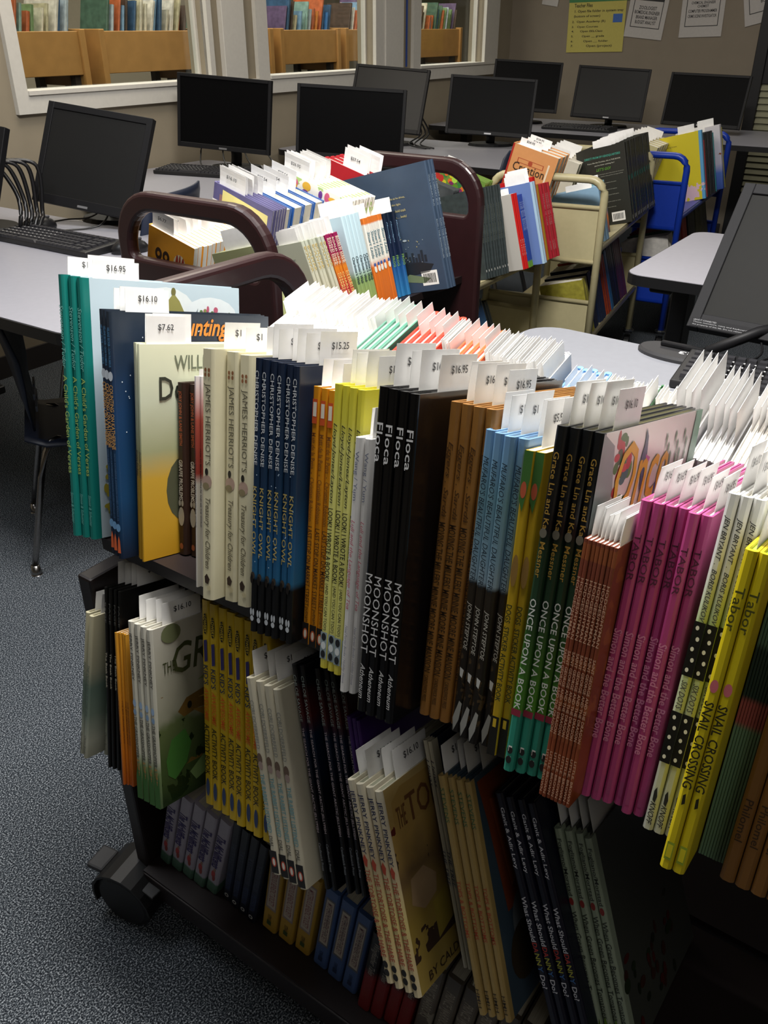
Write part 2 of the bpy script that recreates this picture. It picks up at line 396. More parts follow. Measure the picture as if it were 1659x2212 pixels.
# door with blinds at the right end of the poster wall
dr = structure('door_1', boxm((1.73, -.05, 0), (1.80, 0, 2.3), .004), mat('#17171A', .5), mtx=PW.m())
link_mesh('header_panel', boxm((1.80, -.03, .96), (2.7, -.004, 2.3)), mat('#17171A', .5), dr)
bm = bmesh.new()
for k in range(20):
    z = .2 + k * .038
    vs = box(bm, (1.80, -.030, z), (2.7, -.028, z + .034))
    for v in vs:
        if v.co.z > z + .01: v.co.y += .014
link_mesh('blinds', bm, mat('#8B8A6E', .6), dr)
# library room behind the windows
LM = mat('#A9A08C', .85)
structure('wall_library', boxm((-4, 3.3, 0), (9, 3.4, CEIL)), LM, mtx=WL.m())
structure('floor_library', boxm((S1 + .1, -.6, -.05), (9, 5, 0)), carpet, mtx=WL.m())
structure('wall_library_end', boxm((8.9, -.6, 0), (9, 3.4, CEIL)), LM, mtx=WL.m())
structure('wall_library_side', boxm((-6.1, .11, 0), (-6, 3.4, CEIL)), LM, mtx=WL.m())
structure('wall_library_far', boxm((S1 + .12, .0, 0), (9, .1, CEIL)), LM, mtx=WL.m())

# ================================================================== posters
def poster(x0, x1, z0, z1, col, label, rot=0, lines=(), ink='#1c1c1c', extra=None):
    cx, cz = (x0 + x1) / 2, (z0 + z1) / 2
    M = PW.m(cx, -.004, cz) @ Matrix.Rotation(R(rot), 4, 'Y')
    hw, hz = (x1 - x0) / 2, (z1 - z0) / 2
    o = link_mesh('poster', boxm((-hw, -.0012, -hz), (hw, 0, hz)), mat(col, .7), mtx=M)
    tag(o, label, 'poster', None)
    for (s, lx, lz, LL, HH) in lines:
        letter('lettering', s, LL, HH, mat(ink, .7), o, frame_mtx(Vector((-hw + lx, -.0022, -hz + lz)), Vector((1, 0, 0)), UPZ, Vector((0, -1, 0))), bold=.01)
    if extra: extra(o, hw, hz)
    return o
def yel_extra(o, hw, hz):
    link_mesh('green_heading', boxm((-hw, -.0022, hz - .11), (hw + .02, -.0013, hz - .03)), mat('#3E7A4A', .7), o)
    link_mesh('blue_picture', boxm((hw - .085, -.0022, -.03), (hw - .02, -.0013, .02)), mat('#3B62A8', .6), o)
poster(.438, .845, 1.12, 1.53, '#B9AE5A', 'yellow teacher instruction poster with a green heading, on the far wall', -1.5,
       [('Teacher Files', .04, .27, .13, .022), ('1. Open file folder in system tray', .045, .235, .345, .020), ('(bottom of screen)', .04, .207, .19, .018), ('2.  Open Academy (R)', .03, .175, .24, .017),
        ('3.   Open Courses', .03, .145, .19, .016), ('4.      Open EELClass', .03, .118, .225, .016), ('5.        Open __ grade', .03, .088, .24, .016), ('6.         Open __ folder', .03, .058, .27, .016), ('7.           Open (project)', .03, .028, .30, .018)], extra=yel_extra)
def frame_extra(o, hw, hz):
    bm = bmesh.new(); a, b_ = hw - .03, .004
    z0, z1 = -hz + .06, hz - .02
    box(bm, (-a, -.0022, z0), (a, -.0013, z0 + b_)); box(bm, (-a, -.0022, z0), (-a + b_, -.0013, z1)); box(bm, (a - b_, -.0022, z0), (a, -.0013, z1)); box(bm, (-a, -.0022, z1 - .06), (a, -.0013, z1 - .0))
    link_mesh('printed_border', bm, mat('#2a2a2a', .7), o)
poster(.86, 1.12, 1.205, 1.50, '#B4B0AC', 'white poster with a black border listing jobs from zoologist to budget analyst', 5,
       [('ZOOLOGIST', .07, .165, .12, .02), ('BIOMEDICAL ENGINEER', .045, .138, .17, .02), ('BRAND MANAGER', .06, .11, .145, .02), ('BUDGET ANALYST', .06, .082, .14, .02)], extra=frame_extra)
poster(1.215, 1.485, 1.215, 1.51, '#B4B0AC', 'white poster with a black border listing jobs, ending in crime scene investigator', -2,
       [('CHEMICAL ENGINEER', .06, .185, .15, .015), ('CHEMIST', .1, .165, .07, .015), ('COMPUTER PROGRAMMER', .045, .138, .18, .017), ('CRIME SCENE INVESTIGATOR', .045, .11, .18, .017)], extra=frame_extra)
poster(1.59, 1.86, 1.30, 1.58, '#B4B0AC', 'white poster tilted at the right edge, beside the dark door frame', -14, [('BOTANIST', .1, .11, .1, .018)], extra=frame_extra)
poster(.24, .36, 1.40, 1.56, '#B4B0AC', 'small white paper on the far wall left of the yellow poster', 8)

# ================================================================== library bins behind the glass
OAK = mat('#B5874C', .45, noise=.12, nscale=14)
random.seed(3)
BCM = ['#4E6B5A', '#8FB0A6', '#C9C3A2', '#7C9A6B', '#3F5F7F', '#B9C7CF', '#D8D2BC', '#54453A', '#E0DCCF', '#C2693F', '#7FA5C4']
BC = ['#4E6B5A', '#8FB0A6', '#C9C3A2', '#C2693F', '#7C9A6B', '#3F5F7F', '#B9C7CF', '#A03A34', '#D8D2BC', '#6B5A7A', '#2D6A8F', '#D88A3A', '#54453A', '#E0DCCF', '#4079B5', '#8F2F3A', '#7FA5C4']
bins = [(.28, 1.10, 'first'), (1.19, 1.93, 'second'), (1.96, 2.58, 'third'), (2.65, 3.30, 'fourth'), (3.36, 4.24, 'fifth'), (4.30, 5.02, 'sixth')]
for a_, b_, od in bins:
    r_ = empty('library_book_bin', WL.m(a_, .9, 0), 'light oak library book bin seen through the windows, %s from the left' % od, 'book bin', 'oak book bins beyond the windows')
    W_ = b_ - a_
    link_mesh('front_board', boxm((.035, 0, 1.055), (W_ - .035, .02, 1.255), .003), OAK, r_)
    link_mesh('back_board', boxm((.035, .36, 1.055), (W_ - .035, .38, 1.255), .003), OAK, r_)
    for s_ in (0, W_ - .035): link_mesh('end_board', boxm((s_, -.015, 1.0), (s_ + .035, .40, 1.265), .004), OAK, r_)
    link_mesh('bottom_board', boxm((.035, .02, 1.055), (W_ - .035, .36, 1.07)), OAK, r_)
    bm = bmesh.new()
    for sx in (.03, W_ - .07):
        for sy in (.03, .33): box(bm, (sx, sy, 0), (sx + .04, sy + .04, 1.055))
    box(bm, (0.02, .02, .88), (W_ - .02, .38, .90)); link_mesh('stand', bm, mat('#3A3430', .6), r_)
    x = a_ + .06; k = 0
    while x < b_ - .10:
        t = random.uniform(.010, .02); h = random.uniform(.27, .38); c = random.choice(BCM if od in ('first', 'second') or random.random() < .5 else BC)
        for yy in (.05,):
            row(WL, 1.072, dict(name='library_book', n=1, x=(x, x + t), y=(.93 + random.uniform(0, .02), .93), h=h, w=random.uniform(.20, .26), t=t, lean=random.uniform(11, 17), hard=True, mat=mat(c, .4, noise=.35, nscale=25),
                look='%s picture book leaning' % {'#4E6B5A': 'dark green', '#8FB0A6': 'pale green', '#C9C3A2': 'cream', '#C2693F': 'rust', '#7C9A6B': 'leaf green', '#3F5F7F': 'steel blue', '#B9C7CF': 'pale blue',
                    '#A03A34': 'red', '#D8D2BC': 'off white', '#6B5A7A': 'violet', '#2D6A8F': 'blue', '#D88A3A': 'orange', '#54453A': 'brown', '#E0DCCF': 'white', '#4079B5': 'bright blue', '#8F2F3A': 'crimson', '#7FA5C4': 'sky blue'}[c],
                place='%s along the %s oak bin' % (ORD[k] if k else 'first', od), jit=0), tilt=0)
        x += t + random.uniform(.008, .03); k += 1

# ================================================================== desks
TOP = mat('#8D8D95', .35); BLK = mat('#101012', .45); DKM = mat('#17171A', .5)
def desk(name, fr, x0, x1, y0, y1, z, label, corner=.05, group=None, legs=True, topc=None):
    r_ = empty(name, fr.m((x0 + x1) / 2, (y0 + y1) / 2, 0), label, 'desk', group)
    hx, hy = (x1 - x0) / 2, (y1 - y0) / 2
    def slab(za, zb, inset, m, nm):
        bm = bmesh.new(); pts = []
        for sx, sy, a0 in ((1, 1, 0), (-1, 1, 90), (-1, -1, 180), (1, -1, 270)):
            cx, cy = sx * (hx - corner), sy * (hy - corner)
            for k in range(7):
                a = R(a0 + k * 15); pts.append((cx + (corner - inset) * math.cos(a), cy + (corner - inset) * math.sin(a)))
        v0 = [bm.verts.new((x, y, za)) for x, y in pts]; v1 = [bm.verts.new((x, y, zb)) for x, y in pts]; n = len(pts)
        for i in range(n): bm.faces.new((v0[i], v0[(i + 1) % n], v1[(i + 1) % n], v1[i]))
        bm.faces.new(list(reversed(v0))); bm.faces.new(v1); bmesh.ops.recalc_face_normals(bm, faces=bm.faces)
        return link_mesh(nm, bm, m, r_)
    slab(z - .028, z - .0015, 0, BLK, 'edge_band'); slab(z - .0015, z, .003, topc or TOP, 'table_top')
    if legs:
        for sx in (-1, 1):
            bm = bmesh.new(); x = sx * (hx - .08)
            box(bm, (x - .025, -.04, .03), (x + .025, .04, z - .03)); box(bm, (x - .03, -hy + .05, 0), (x + .03, hy - .05, .03)); box(bm, (x - .03, -hy + .08, z - .06), (x + .03, hy - .08, z - .028))
            bevel(bm, .004, 1); link_mesh('leg', bm, DKM, r_)
    return r_
DZ = .72
D1 = Fr(ROOM + 90, -.691, 1.749); D2 = Fr(ROOM + 90, -.72, 3.35); D3 = Fr(ROOM + 90, .015, 4.43); D4 = Fr(ROOM + 90, .80, 5.72)
desk('computer_desk', D1, -1.62, .05, 0, .81, DZ, 'long grey computer desk at the left edge, nearest the left wall')
desk('computer_desk', D2, -.71, .75, 0, .81, DZ, 'grey computer desk under the first windows, second row back')
desk('computer_desk', D3, -.71, .9, 0, .81, DZ, 'grey computer desk in the third row, by the corner')
desk('computer_desk', D4, -.64, 2.1, 0, .81, DZ, 'grey computer desk along the far poster wall')
TR = Fr(ROOM + 90, .621, 2.244)
desk('table', TR, 0, 1.3, 0, .64, DZ, 'light grey table with a thick black edge, behind the right monitor', .05, topc=mat('#A9A8B0', .3))
NR = Fr(128, .325, 1.80)
desk('computer_desk', NR, 0, 1.5, -.52, .02, DZ, 'light grey desk behind the near cart, holding the base marked 23', .07, topc=mat('#85878E', .45))

# ================================================================== monitors, keyboards, mice
def pnp(p, s):   # slide a screen along its line of sight so it stands on its desk
    return (p[0] * s, p[1] * s, CAM_H + (p[2] - CAM_H) * s)
SCR = mat('#080809', .4, spec=.05)
BEZ = mat('#141416', .5, spec=.2)
def monitor(pos, yaw, tilt, roll, w_, h_, label, base=None, deskz=DZ, bez=.014, scr=SCR, neck=True, sticker=False, stand_back=.10, s=1.0, bezm=BEZ):
    x, y, z = pnp(pos, s); w_ *= s; h_ *= s
    n = az(yaw); Rt = UPZ.cross(n); t = R(tilt); r = R(roll)
    Uv = UPZ * math.cos(t) - n * math.sin(t); Nn = n * math.cos(t) + UPZ * math.sin(t)
    R2 = Rt * math.cos(r) + Uv * math.sin(r); U2 = Uv * math.cos(r) - Rt * math.sin(r)
    c = Vector((x, y, z)); bx_, by_ = (c - n * stand_back).xy if base is None else base
    root = empty('monitor', frame_mtx(Vector((bx_, by_, deskz)), Rt, -n, UPZ), label, 'monitor', 'black computer monitors')
    inv = root.matrix_world.inverted(); M = inv @ frame_mtx(c, R2, -Nn, U2)
    bm = bmesh.new(); hw, hh = w_ / 2, h_ / 2
    box(bm, (-hw, 0, -hh), (-hw + bez, .022, hh)); box(bm, (hw - bez, 0, -hh), (hw, .022, hh)); box(bm, (-hw + bez, 0, hh - bez), (hw - bez, .022, hh)); box(bm, (-hw + bez, 0, -hh), (hw - bez, .022, -hh + bez * 1.4))
    bevel(bm, .0012, 1)
    link_mesh('bezel', bm, bezm, root, mtx=M)
    link_mesh('screen', boxm((-hw + bez, .004, -hh + bez * 1.4), (hw - bez, .012, hh - bez)), scr, root, mtx=M)
    link_mesh('back_shell', boxm((-hw * .86, .022, -hh * .8), (hw * .86, .045, hh * .8), .006), bezm, root, mtx=M)
    link_mesh('brand_badge', boxm((-.018, -.0006, -hh + .004), (.018, 0, -hh + .011)), mat('#8b8b8d', .4, .6), root, mtx=M)
    if sticker:
        st = link_mesh('sticker', boxm((-hw + .006, -.0007, -hh + .002), (-hw + .135, 0, -hh + .020)), mat('#1A1A1C', .6, spec=.1), root, mtx=M)
        for k, s_ in enumerate(('LEAVE IT CONNECTED', 'These monitors, mice and keyboards are', 'the property of this lab. Do not remove them')):
            letter('lettering', s_, (.045, .12, .115)[k], .0032, mat('#77777A', .5), st, frame_mtx(Vector((-hw + .010, -.0012, -hh + .0145 - k * .005)), Vector((1, 0, 0)), UPZ, Vector((0, -1, 0))))
    if neck:
        j = inv @ (c + Nn * -.05 - U2 * hh * .25)
        bm = tubem(smooth_path([(0, 0, .012), (0, .01, max(.05, (z - deskz) * .35)), j], 4), [.024] * 9, 10)
        link_mesh('stand_neck', bm, bezm, root, smooth=True)
        bm = bmesh.new(); vs0 = []; vs1 = []
        for k in range(28):
            a = 2 * math.pi * k / 28; vs0.append(bm.verts.new((.12 * math.cos(a), .085 * math.sin(a), .0))); vs1.append(bm.verts.new((.112 * math.cos(a), .078 * math.sin(a), .013)))
        for k in range(28): bm.faces.new((vs0[k], vs0[(k + 1) % 28], vs1[(k + 1) % 28], vs1[k]))
        bm.faces.new(list(reversed(vs0))); bm.faces.new(vs1)
        link_mesh('stand_base', bm, bezm, root)
    return root
M1SCR = mat('#1A1A1A', .4, spec=.2)
monitor((-1.30, 2.72, .90), 200, 22, -6, .37, .31, 'black monitor cut off by the left picture edge', bez=.022)
monitor((-1.009, 3.163, .878), 194.5, 24.6, -7.4, .405, .340, 'square black monitor beside the cart handle, tilted back on the left desk', s=.9, bez=.02, scr=M1SCR)
monitor((-.712, 4.169, .939), 193.4, 5.9, -3.9, .44, .30, 'black monitor under the white window sill with a keyboard before it', s=.965)
monitor((-.158, 4.373, .883), 186, 8, -3, .51, .31, 'wide black monitor behind the maroon cart handle, blocking the window sill', s=.92)
monitor((.02, 5.072, .94), 194.7, 24, -4.2, .41, .33, 'charcoal monitor seen past the wide one, under the narrow third window', s=.97, scr=M1SCR)
monitor((.592, 5.241, .891), 190.8, 15.9, -2.9, .48, .30, 'large black monitor just left of the room corner', s=.93)
monitor((.922, 6.211, .939), 193.2, 16.3, -2.8, .44, .30, 'black monitor in the room corner, half behind another screen', s=.98)
monitor((1.399, 5.883, .917), 198.4, 19.7, -2.8, .44, .30, 'black monitor under the yellow poster', s=.99, scr=M1SCR)
monitor((1.977, 5.834, .879), 209.5, 15.4, -1.5, .48, .30, 'black monitor nearest the dark door frame', s=.95)

def keyboard(x, y, a, label, z=DZ, L_=.44, D_=.145):
    root = empty('keyboard', Fr(a, x, y).m(0, 0, z), label, 'keyboard', 'black computer keyboards')
    bm = boxm((-L_ / 2, -D_ / 2, .001), (L_ / 2, D_ / 2, .016), .003)
    for v in bm.verts:
        if v.co.z > .008: v.co.z += (v.co.y + D_ / 2) * .06
    link_mesh('case', bm, mat('#161618', .45), root)
    bm = bmesh.new()
    for r_ in range(6):
        y0 = D_ / 2 - .018 - r_ * .021 - (.004 if r_ else 0); xx = -L_ / 2 + .012
        while xx < L_ / 2 - .03:
            wk = .0165 if not (r_ == 5 and abs(xx + .05) < .05) else .095
            z0 = .014 + (y0 + D_ / 2) * .06
            vs = box(bm, (xx, y0 - .017, z0), (xx + wk, y0, z0 + .008))
            for v in vs:
                if v.co.z > z0 + .004: v.co.x += (xx + wk / 2 - v.co.x) * .18; v.co.y += (y0 - .0085 - v.co.y) * .18
            xx += wk + .0025
            if abs(xx - .14) < .009 and r_ != 5: xx += .012
    link_mesh('keys', bm, mat('#26262A', .5), root)
    bm = bmesh.new()
    for r_ in range(1, 5):
        for k in range(11): q = (-L_ / 2 + .026 + k * .019, D_ / 2 - .031 - r_ * .021); box(bm, (q[0], q[1], .0222 + (q[1] + D_ / 2) * .06), (q[0] + .004, q[1] + .005, .0225 + (q[1] + D_ / 2) * .06))
    link_mesh('key_legends', bm, mat('#B9B9B9', .5), root)
def mouse(x, y, a, label, z=DZ):
    bm = bmesh.new(); bmesh.ops.create_uvsphere(bm, u_segments=16, v_segments=10, radius=1)
    for v in bm.verts:
        v.co.x *= .031; v.co.y *= .055; v.co.z = max(v.co.z, -.15) * .033 + .006
    root = empty('mouse', Fr(a, x, y).m(0, 0, z), label, 'mouse', None)
    link_mesh('shell', bm, mat('#151517', .35), root, smooth=True)
    link_mesh('scroll_wheel', boxm((-.004, .02, .032), (.004, .036, .0385), .002), mat('#303034', .5), root)
keyboard(-.965, 2.585, 124, 'black keyboard on the left desk in front of the square monitor')
mouse(-1.09, 2.80, 150, 'black mouse beyond the corner of the left desk keyboard')
mouse(-.72, 2.48, 150, 'black mouse seen through the maroon cart handle')
keyboard(-.77, 4.04 - .10, 112, 'black keyboard under the monitor below the window sill')
keyboard(.10, 4.05, 120, 'black keyboard behind the maroon cart, partly hidden')
keyboard(1.20, 5.75, 124, 'black keyboard before the monitor under the yellow poster')
keyboard(.74, 1.39, 120, 'black keyboard on the near desk at the right, below the base marked 23', L_=.45, D_=.16)

# near right monitor on its oval base marked 23
n_ = az(218); bl = Vector((.602, 1.668, .76)); tl_ = R(40); Rt = UPZ.cross(n_); Uv = UPZ * math.cos(tl_) - n_ * math.sin(tl_)
cc = bl + Rt * .205 + Uv * .16
root = monitor(tuple(cc), 218, 40, 0, .41, .32, 'large black monitor cut off by the right edge, tilted back above the base marked 23', base=(.60, 1.63), neck=False, bez=.022, sticker=True, bezm=mat('#1C1C1E', .6, spec=.12), scr=mat('#1A1A19', .55, spec=.08))
inv = root.matrix_world.inverted()
bfr = Fr(128, .577, 1.60)
bm = bmesh.new(); lv = []
for z_, k_ in ((0, 1), (.006, 1), (.011, .94)):
    lv.append([bm.verts.new((.085 * k_ * math.cos(2 * math.pi * k / 40), .047 * k_ * math.sin(2 * math.pi * k / 40), z_)) for k in range(40)])
for i in range(2):
    for k in range(40): bm.faces.new((lv[i][k], lv[i][(k + 1) % 40], lv[i + 1][(k + 1) % 40], lv[i + 1][k]))
bm.faces.new(list(reversed(lv[0]))); bm.faces.new(lv[-1])
BG = mat('#2B2B2D', .5)
base = link_mesh('stand_base', bm, BG, root, mtx=inv @ bfr.m(0, 0, DZ))
link_mesh('hinge_bar', boxm((-.045, .004, .011), (.055, .016, .021), .003), BEZ, root, mtx=inv @ bfr.m(0, 0, DZ))
letter('number_lettering', '23', .030, .016, mat('#D8D8D8', .6), base, frame_mtx(Vector((.030, -.003, .0114)), Vector((-1, 0, 0)), Vector((0, -1, 0)), UPZ))
arm0 = inv @ (bfr.p(.045, .008, DZ + .016)); arm1 = inv @ (cc - Uv * .09 - (n_ * math.cos(tl_) + UPZ * math.sin(tl_)) * .045)
link_mesh('stand_arm', tubem([arm0, arm0.lerp(arm1, .5) + Vector((0, .0, .01)), arm1], [.010, .011, .014], 10), BEZ, root, smooth=True)

# cables
CAB = mat('#0C0C0E', .4)
def cable(pts, r, label, group=None):
    o = link_mesh('cable', tubem(smooth_path(pts, 8), r, 6), CAB, smooth=True); tag(o, label, 'cable', group)
def P3(fr, *a): return fr.p(*a)
cg = 'black cables under the right monitor'
for i, (dx, sg) in enumerate(((0, .03), (.02, .05), (.045, .02), (.07, .06))):
    s_ = cc - Uv * .10 + Rt * (-.10 + dx * 2.0) - (n_ * math.cos(tl_) + UPZ * math.sin(tl_)) * .03
    e_ = Vector((.66 + dx, 1.50 + dx * .6, DZ + .004)); m_ = s_.lerp(e_, .5) - UPZ * sg * .4 + Rt * sg
    cable([s_, m_, e_ + UPZ * .01, e_ + az(128, .08)], .0022, 'thin black cable hanging under the right monitor by its base', cg)
for i in range(5):
    o_ = .012 * i
    a_ = Vector((-1.18 + o_, 2.70 + o_, .93)); 
    cable([a_, a_ + Vector((.03 + o_, .03, -.02)), a_ + Vector((.07, .03, -.10 - o_)), a_ + Vector((.075, .0, -.17)), Vector((-1.14 + o_, 2.72, DZ + .006)), Vector((-1.3, 2.75 + o_, DZ + .005))], .0065, 'black cable in the bundle behind the leftmost monitor', 'black cable bundle at the left edge')
cable([(-.86, 2.84, .85), (-.87, 2.85, .78), (-.90, 2.80, DZ + .01), (-1.0, 2.75, DZ + .004), (-.98, 2.65, DZ + .004)], .0028, 'thin black cable on the left desk between mouse and monitor')
cable([(-1.12, 2.86, DZ + .004), (-1.05, 2.93, DZ + .004), (-.95, 2.90, DZ + .02), (-.86, 2.86, .80)], .0028, 'thin cable curling at the back of the left desk')
for i in range(4):
    cable([(-.80 + i * .09, 4.14 + i * .02, .84), (-.83 + i * .1, 4.18, .78), (-.80 + i * .11, 4.10, DZ + .005), (-.60 + i * .06, 4.02, DZ + .005)], .0035, 'black cable drooping below the monitor under the window sill', 'black cables below the window sill monitor')
for i in range(3):
    cable([(.16 + i * .02, 4.93, .86), (.20 + i * .02, 4.97, .78), (.13 + i * .03, 4.85, .74), (.22 + i * .02, 4.80, DZ + .005)], .004, 'black cable looping beside the charcoal monitor', 'black cables beside the charcoal monitor')

# ================================================================== chairs
NAVY = mat('#141E33', .45); CHR = mat('#9A9794', .25, 1.0)
def chair(x, y, a, label, sc=1.0):
    root = empty('student_chair', Fr(a, x, y).m() @ Matrix.Scale(sc, 4), label, 'chair', None)
    def shell(profile, halfw, nm, th=.006):
        bm = bmesh.new(); n = 8; g = []
        for (py, pz, wf, cv) in profile:
            g.append([bm.verts.new((halfw * wf * (k / n * 2 - 1), py - cv * (abs(k / n * 2 - 1) ** 2), pz)) for k in range(n + 1)])
        for i in range(len(g) - 1):
            for k in range(n): bm.faces.new((g[i][k], g[i][k + 1], g[i + 1][k + 1], g[i + 1][k]))
        bmesh.ops.recalc_face_normals(bm, faces=bm.faces)
        bmesh.ops.solidify(bm, geom=bm.faces[:], thickness=th)
        link_mesh(nm, bm, NAVY, root, smooth=True)
    shell([(-.20, .425, .8, 0), (-.17, .44, .98, 0), (0, .43, 1, 0), (.14, .435, .95, 0), (.20, .455, .85, 0)], .21, 'seat')
    shell([(.17, .47, .78, .0), (.195, .55, .86, .02), (.205, .62, .98, .035), (.215, .70, 1, .045), (.235, .80, .95, .04), (.24, .83, .8, .03)], .20, 'backrest')
    bm = bmesh.new()
    for zz in (.505, .545):
        for sx in (-.085, .01): box(bm, (sx, .150, zz), (sx + .07, .156, zz + .018))
    link_mesh('back_slots', bm, mat('#6F7787', .4), root)
    for sx in (-1, 1):
        for sy, fy in ((-1, -.24), (1, .25)):
            bm = tubem(smooth_path([(sx * .12, sy * .08, .415), (sx * .17, sy * .15, .40), (sx * .22, fy, .03)], 4), .0105, 8)
            lg = link_mesh('leg', bm, CHR, root, smooth=True)
            bm = bmesh.new(); tube(bm, [(sx * .22, fy, 0), (sx * .22, fy, .008), (sx * .22, fy, .035)], [.018, .017, .0125], 12); link_mesh('glide', bm, CHR, lg, smooth=True)
    return root
chair(-.80, 2.156, 340, 'navy plastic chair with chrome legs tucked under the left desk', .82)
chair(-.86, 2.93, 195, 'navy plastic chair at the second desk, behind the square monitor')
chair(.40, 4.05, 205, 'black chair back behind the maroon cart, by the corner desks')

# ================================================================== book carts
MAR = mat('#280F11', .45, noise=.15, nscale=30, coat=.2); RUB = mat('#0F0F10', .5); STEEL = mat('#8A8C90', .3, 1.0)
SHM = mat('#170B0B', .5)
def panel_bm(W, H, z0, th, rim=.038, hz0=.862, rc=.105, over=(.02, .02)):
    """a cart end panel with rounded shoulders and a handle opening; lies in y,z, thick in x"""
    def rr(y0, y1, za, zb, r_top, r_bot, n=8):
        pts = []
        for cy, cz, a0, r_ in ((y1 - r_top, zb - r_top, 0, r_top), (y0 + r_top, zb - r_top, 90, r_top), (y0 + r_bot, za + r_bot, 180, r_bot), (y1 - r_bot, za + r_bot, 270, r_bot)):
            for k in range(n + 1):
                a = R(a0 + k * 90 / n); pts.append((cy + r_ * math.cos(a), cz + r_ * math.sin(a)))
        return pts
    out = rr(-over[0], W + over[1], z0, H, rc, .004); inn = rr(-over[0] + rim, W + over[1] - rim, hz0, H - rim, rc - rim * .7, .012)
    bm = bmesh.new(); n = len(out); ring = {}
    for x in (0, th):
        ring[x] = ([bm.verts.new((x, y, z)) for y, z in out], [bm.verts.new((x, y, z)) for y, z in inn])
    for x in (0, th):
        o_, i_ = ring[x]
        for k in range(n):
            f = (o_[k], o_[(k + 1) % n], i_[(k + 1) % n], i_[k]); bm.faces.new(f if x else tuple(reversed(f)))
    for idx in (0, 1):
        a, b_ = ring[0][idx], ring[th][idx]
        for k in range(n):
            f = (a[k], a[(k + 1) % n], b_[(k + 1) % n], b_[k]); bm.faces.new(f if idx == 0 else tuple(reversed(f)))
    bmesh.ops.recalc_face_normals(bm, faces=bm.faces)
    ed = [e for e in bm.edges if len(e.link_faces) == 2 and e.calc_face_angle(0) > 1.2]
    bmesh.ops.bevel(bm, geom=ed, offset=th * .3, segments=3, profile=.5, affect='EDGES', clamp_overlap=True)
    return bm
def caster(root, x, y, z0, r=.052, ang=20, brake=True):
    M = Matrix.Translation((x, y, 0)) @ Matrix.Rotation(R(ang), 4, 'Z')
    bm = bmesh.new()
    for s in (-1, 1): tube(bm, [(s * .010, 0, r), (s * .016, 0, r), (s * .030, 0, r), (s * .034, 0, r)], [r * .93, r, r, r * .86], 24)
    bmesh.ops.recalc_face_normals(bm, faces=bm.faces)
    cst = link_mesh('caster', tubem([(0, 0, z0), (0, 0, z0 - .012), (0, 0, r * 2 - .01)], [.02, .012, .012], 10), STEEL, root, mtx=M)
    link_mesh('wheel', bm, RUB, cst)
    bm = bmesh.new(); g = []
    for k in range(11):
        a = R(-20 + k * 20); rr = r * 1.13
        g.append([bm.verts.new((sx * .037, rr * math.cos(a), r + rr * math.sin(a))) for sx in (-1, -.6, .6, 1)])
    for k in range(10):
        for j in range(3): bm.faces.new((g[k][j], g[k][j + 1], g[k + 1][j + 1], g[k + 1][j]))
    bmesh.ops.recalc_face_normals(bm, faces=bm.faces); bmesh.ops.solidify(bm, geom=bm.faces[:], thickness=.004)
    link_mesh('hood', bm, RUB, cst)
    if brake: link_mesh('brake_pedal', boxm((-.022, .045, r * 1.55), (.022, .078, r * 1.75), .004), mat('#2A2A2C', .6), cst)
def wood_cart(name, fr, Lc, W, H, zt, zm, zb, label, over=(.02, .02), hz0=.862, x0=0, x1=0):
    root = empty(name, fr.m(), label, 'book cart', 'maroon book carts'); th = .028
    for x in (-th - x0, Lc): link_mesh('end_panel', panel_bm(W, H, .66 if x0 and x < 0 else .085, th, over=over, hz0=hz0), MAR, root, mtx=Matrix.Translation((x, 0, 0)))
    if x0:
        link_mesh('lower_end_panel', boxm((-th, 0, .088), (0, W, .66), .004), SHM, root)
        link_mesh('end_ledge', boxm((-th - x0, .085, .655), (0, W, .69), .004), SHM, root)
    tn = math.tan(R(15)); c = W / 2
    for z in (zt, zm):
        for s in (0, 1):
            bm = bmesh.new(); d = c * tn
            f0 = .028; pts = [(f0, z - f0 * tn), (c - .006, z - (c - .006) * tn), (c - .006, z - (c - .006) * tn - .018), (f0, z - f0 * tn - .018)]
            if s: pts = [(W - y, zz) for y, zz in pts]
            v0 = [bm.verts.new((x1, y, zz)) for y, zz in pts]; v1 = [bm.verts.new((Lc, y, zz)) for y, zz in pts]
            for i in range(4): bm.faces.new((v0[i], v0[(i + 1) % 4], v1[(i + 1) % 4], v1[i]))
            bm.faces.new(v0); bm.faces.new(list(reversed(v1))); bmesh.ops.recalc_face_normals(bm, faces=bm.faces)
            if x0 and z == zt: bm2 = box(bm, (-x0, .08 if s == 0 else c + .01, z - c * tn - .016), (x1, c - .01 if s == 0 else W, z - c * tn - .004))
            link_mesh('shelf', bm, SHM, root)
    bm = bmesh.new(); box(bm, (x1, -.01, zb - .02), (Lc, W + .01, zb))
    link_mesh('shelf', bm, SHM, root)
    for s in (0, 1):
        y = -.012 if s == 0 else W + .0; link_mesh('rail', boxm((x1, y, zb - .045), (Lc, y + .012, zb - .004), .002), SHM, root)
    for x in (-.028 if x0 else .06, Lc - .06):
        for y in (-.012 if x0 else .05, W - .05): caster(root, x, y, .088, r=.052, ang=100 if x0 and x < 0 else random.uniform(0, 60))
    if x0: link_mesh('caster_plate', boxm((-.045, -.03, .088), (.04, .03, .094), .002), RUB, root)
    return root
MC1 = Fr(125.4, -.37742, .91203); ZT, ZM, ZB = .72, .40, .111
wood_cart('book_cart', MC1, 1.16, .45, .985, ZT, ZM, ZB, 'dark maroon wooden book cart nearest the camera, three shelves full of books', over=(-.075, .085), hz0=.835, x0=.055, x1=.0)
C2 = Fr(35, -.2009, 1.6182)
wood_cart('book_cart', C2, .745, .40, .995, .72, .40, .111, 'maroon wooden book cart behind the nearest one, with open looped handles', over=(.015, .015))

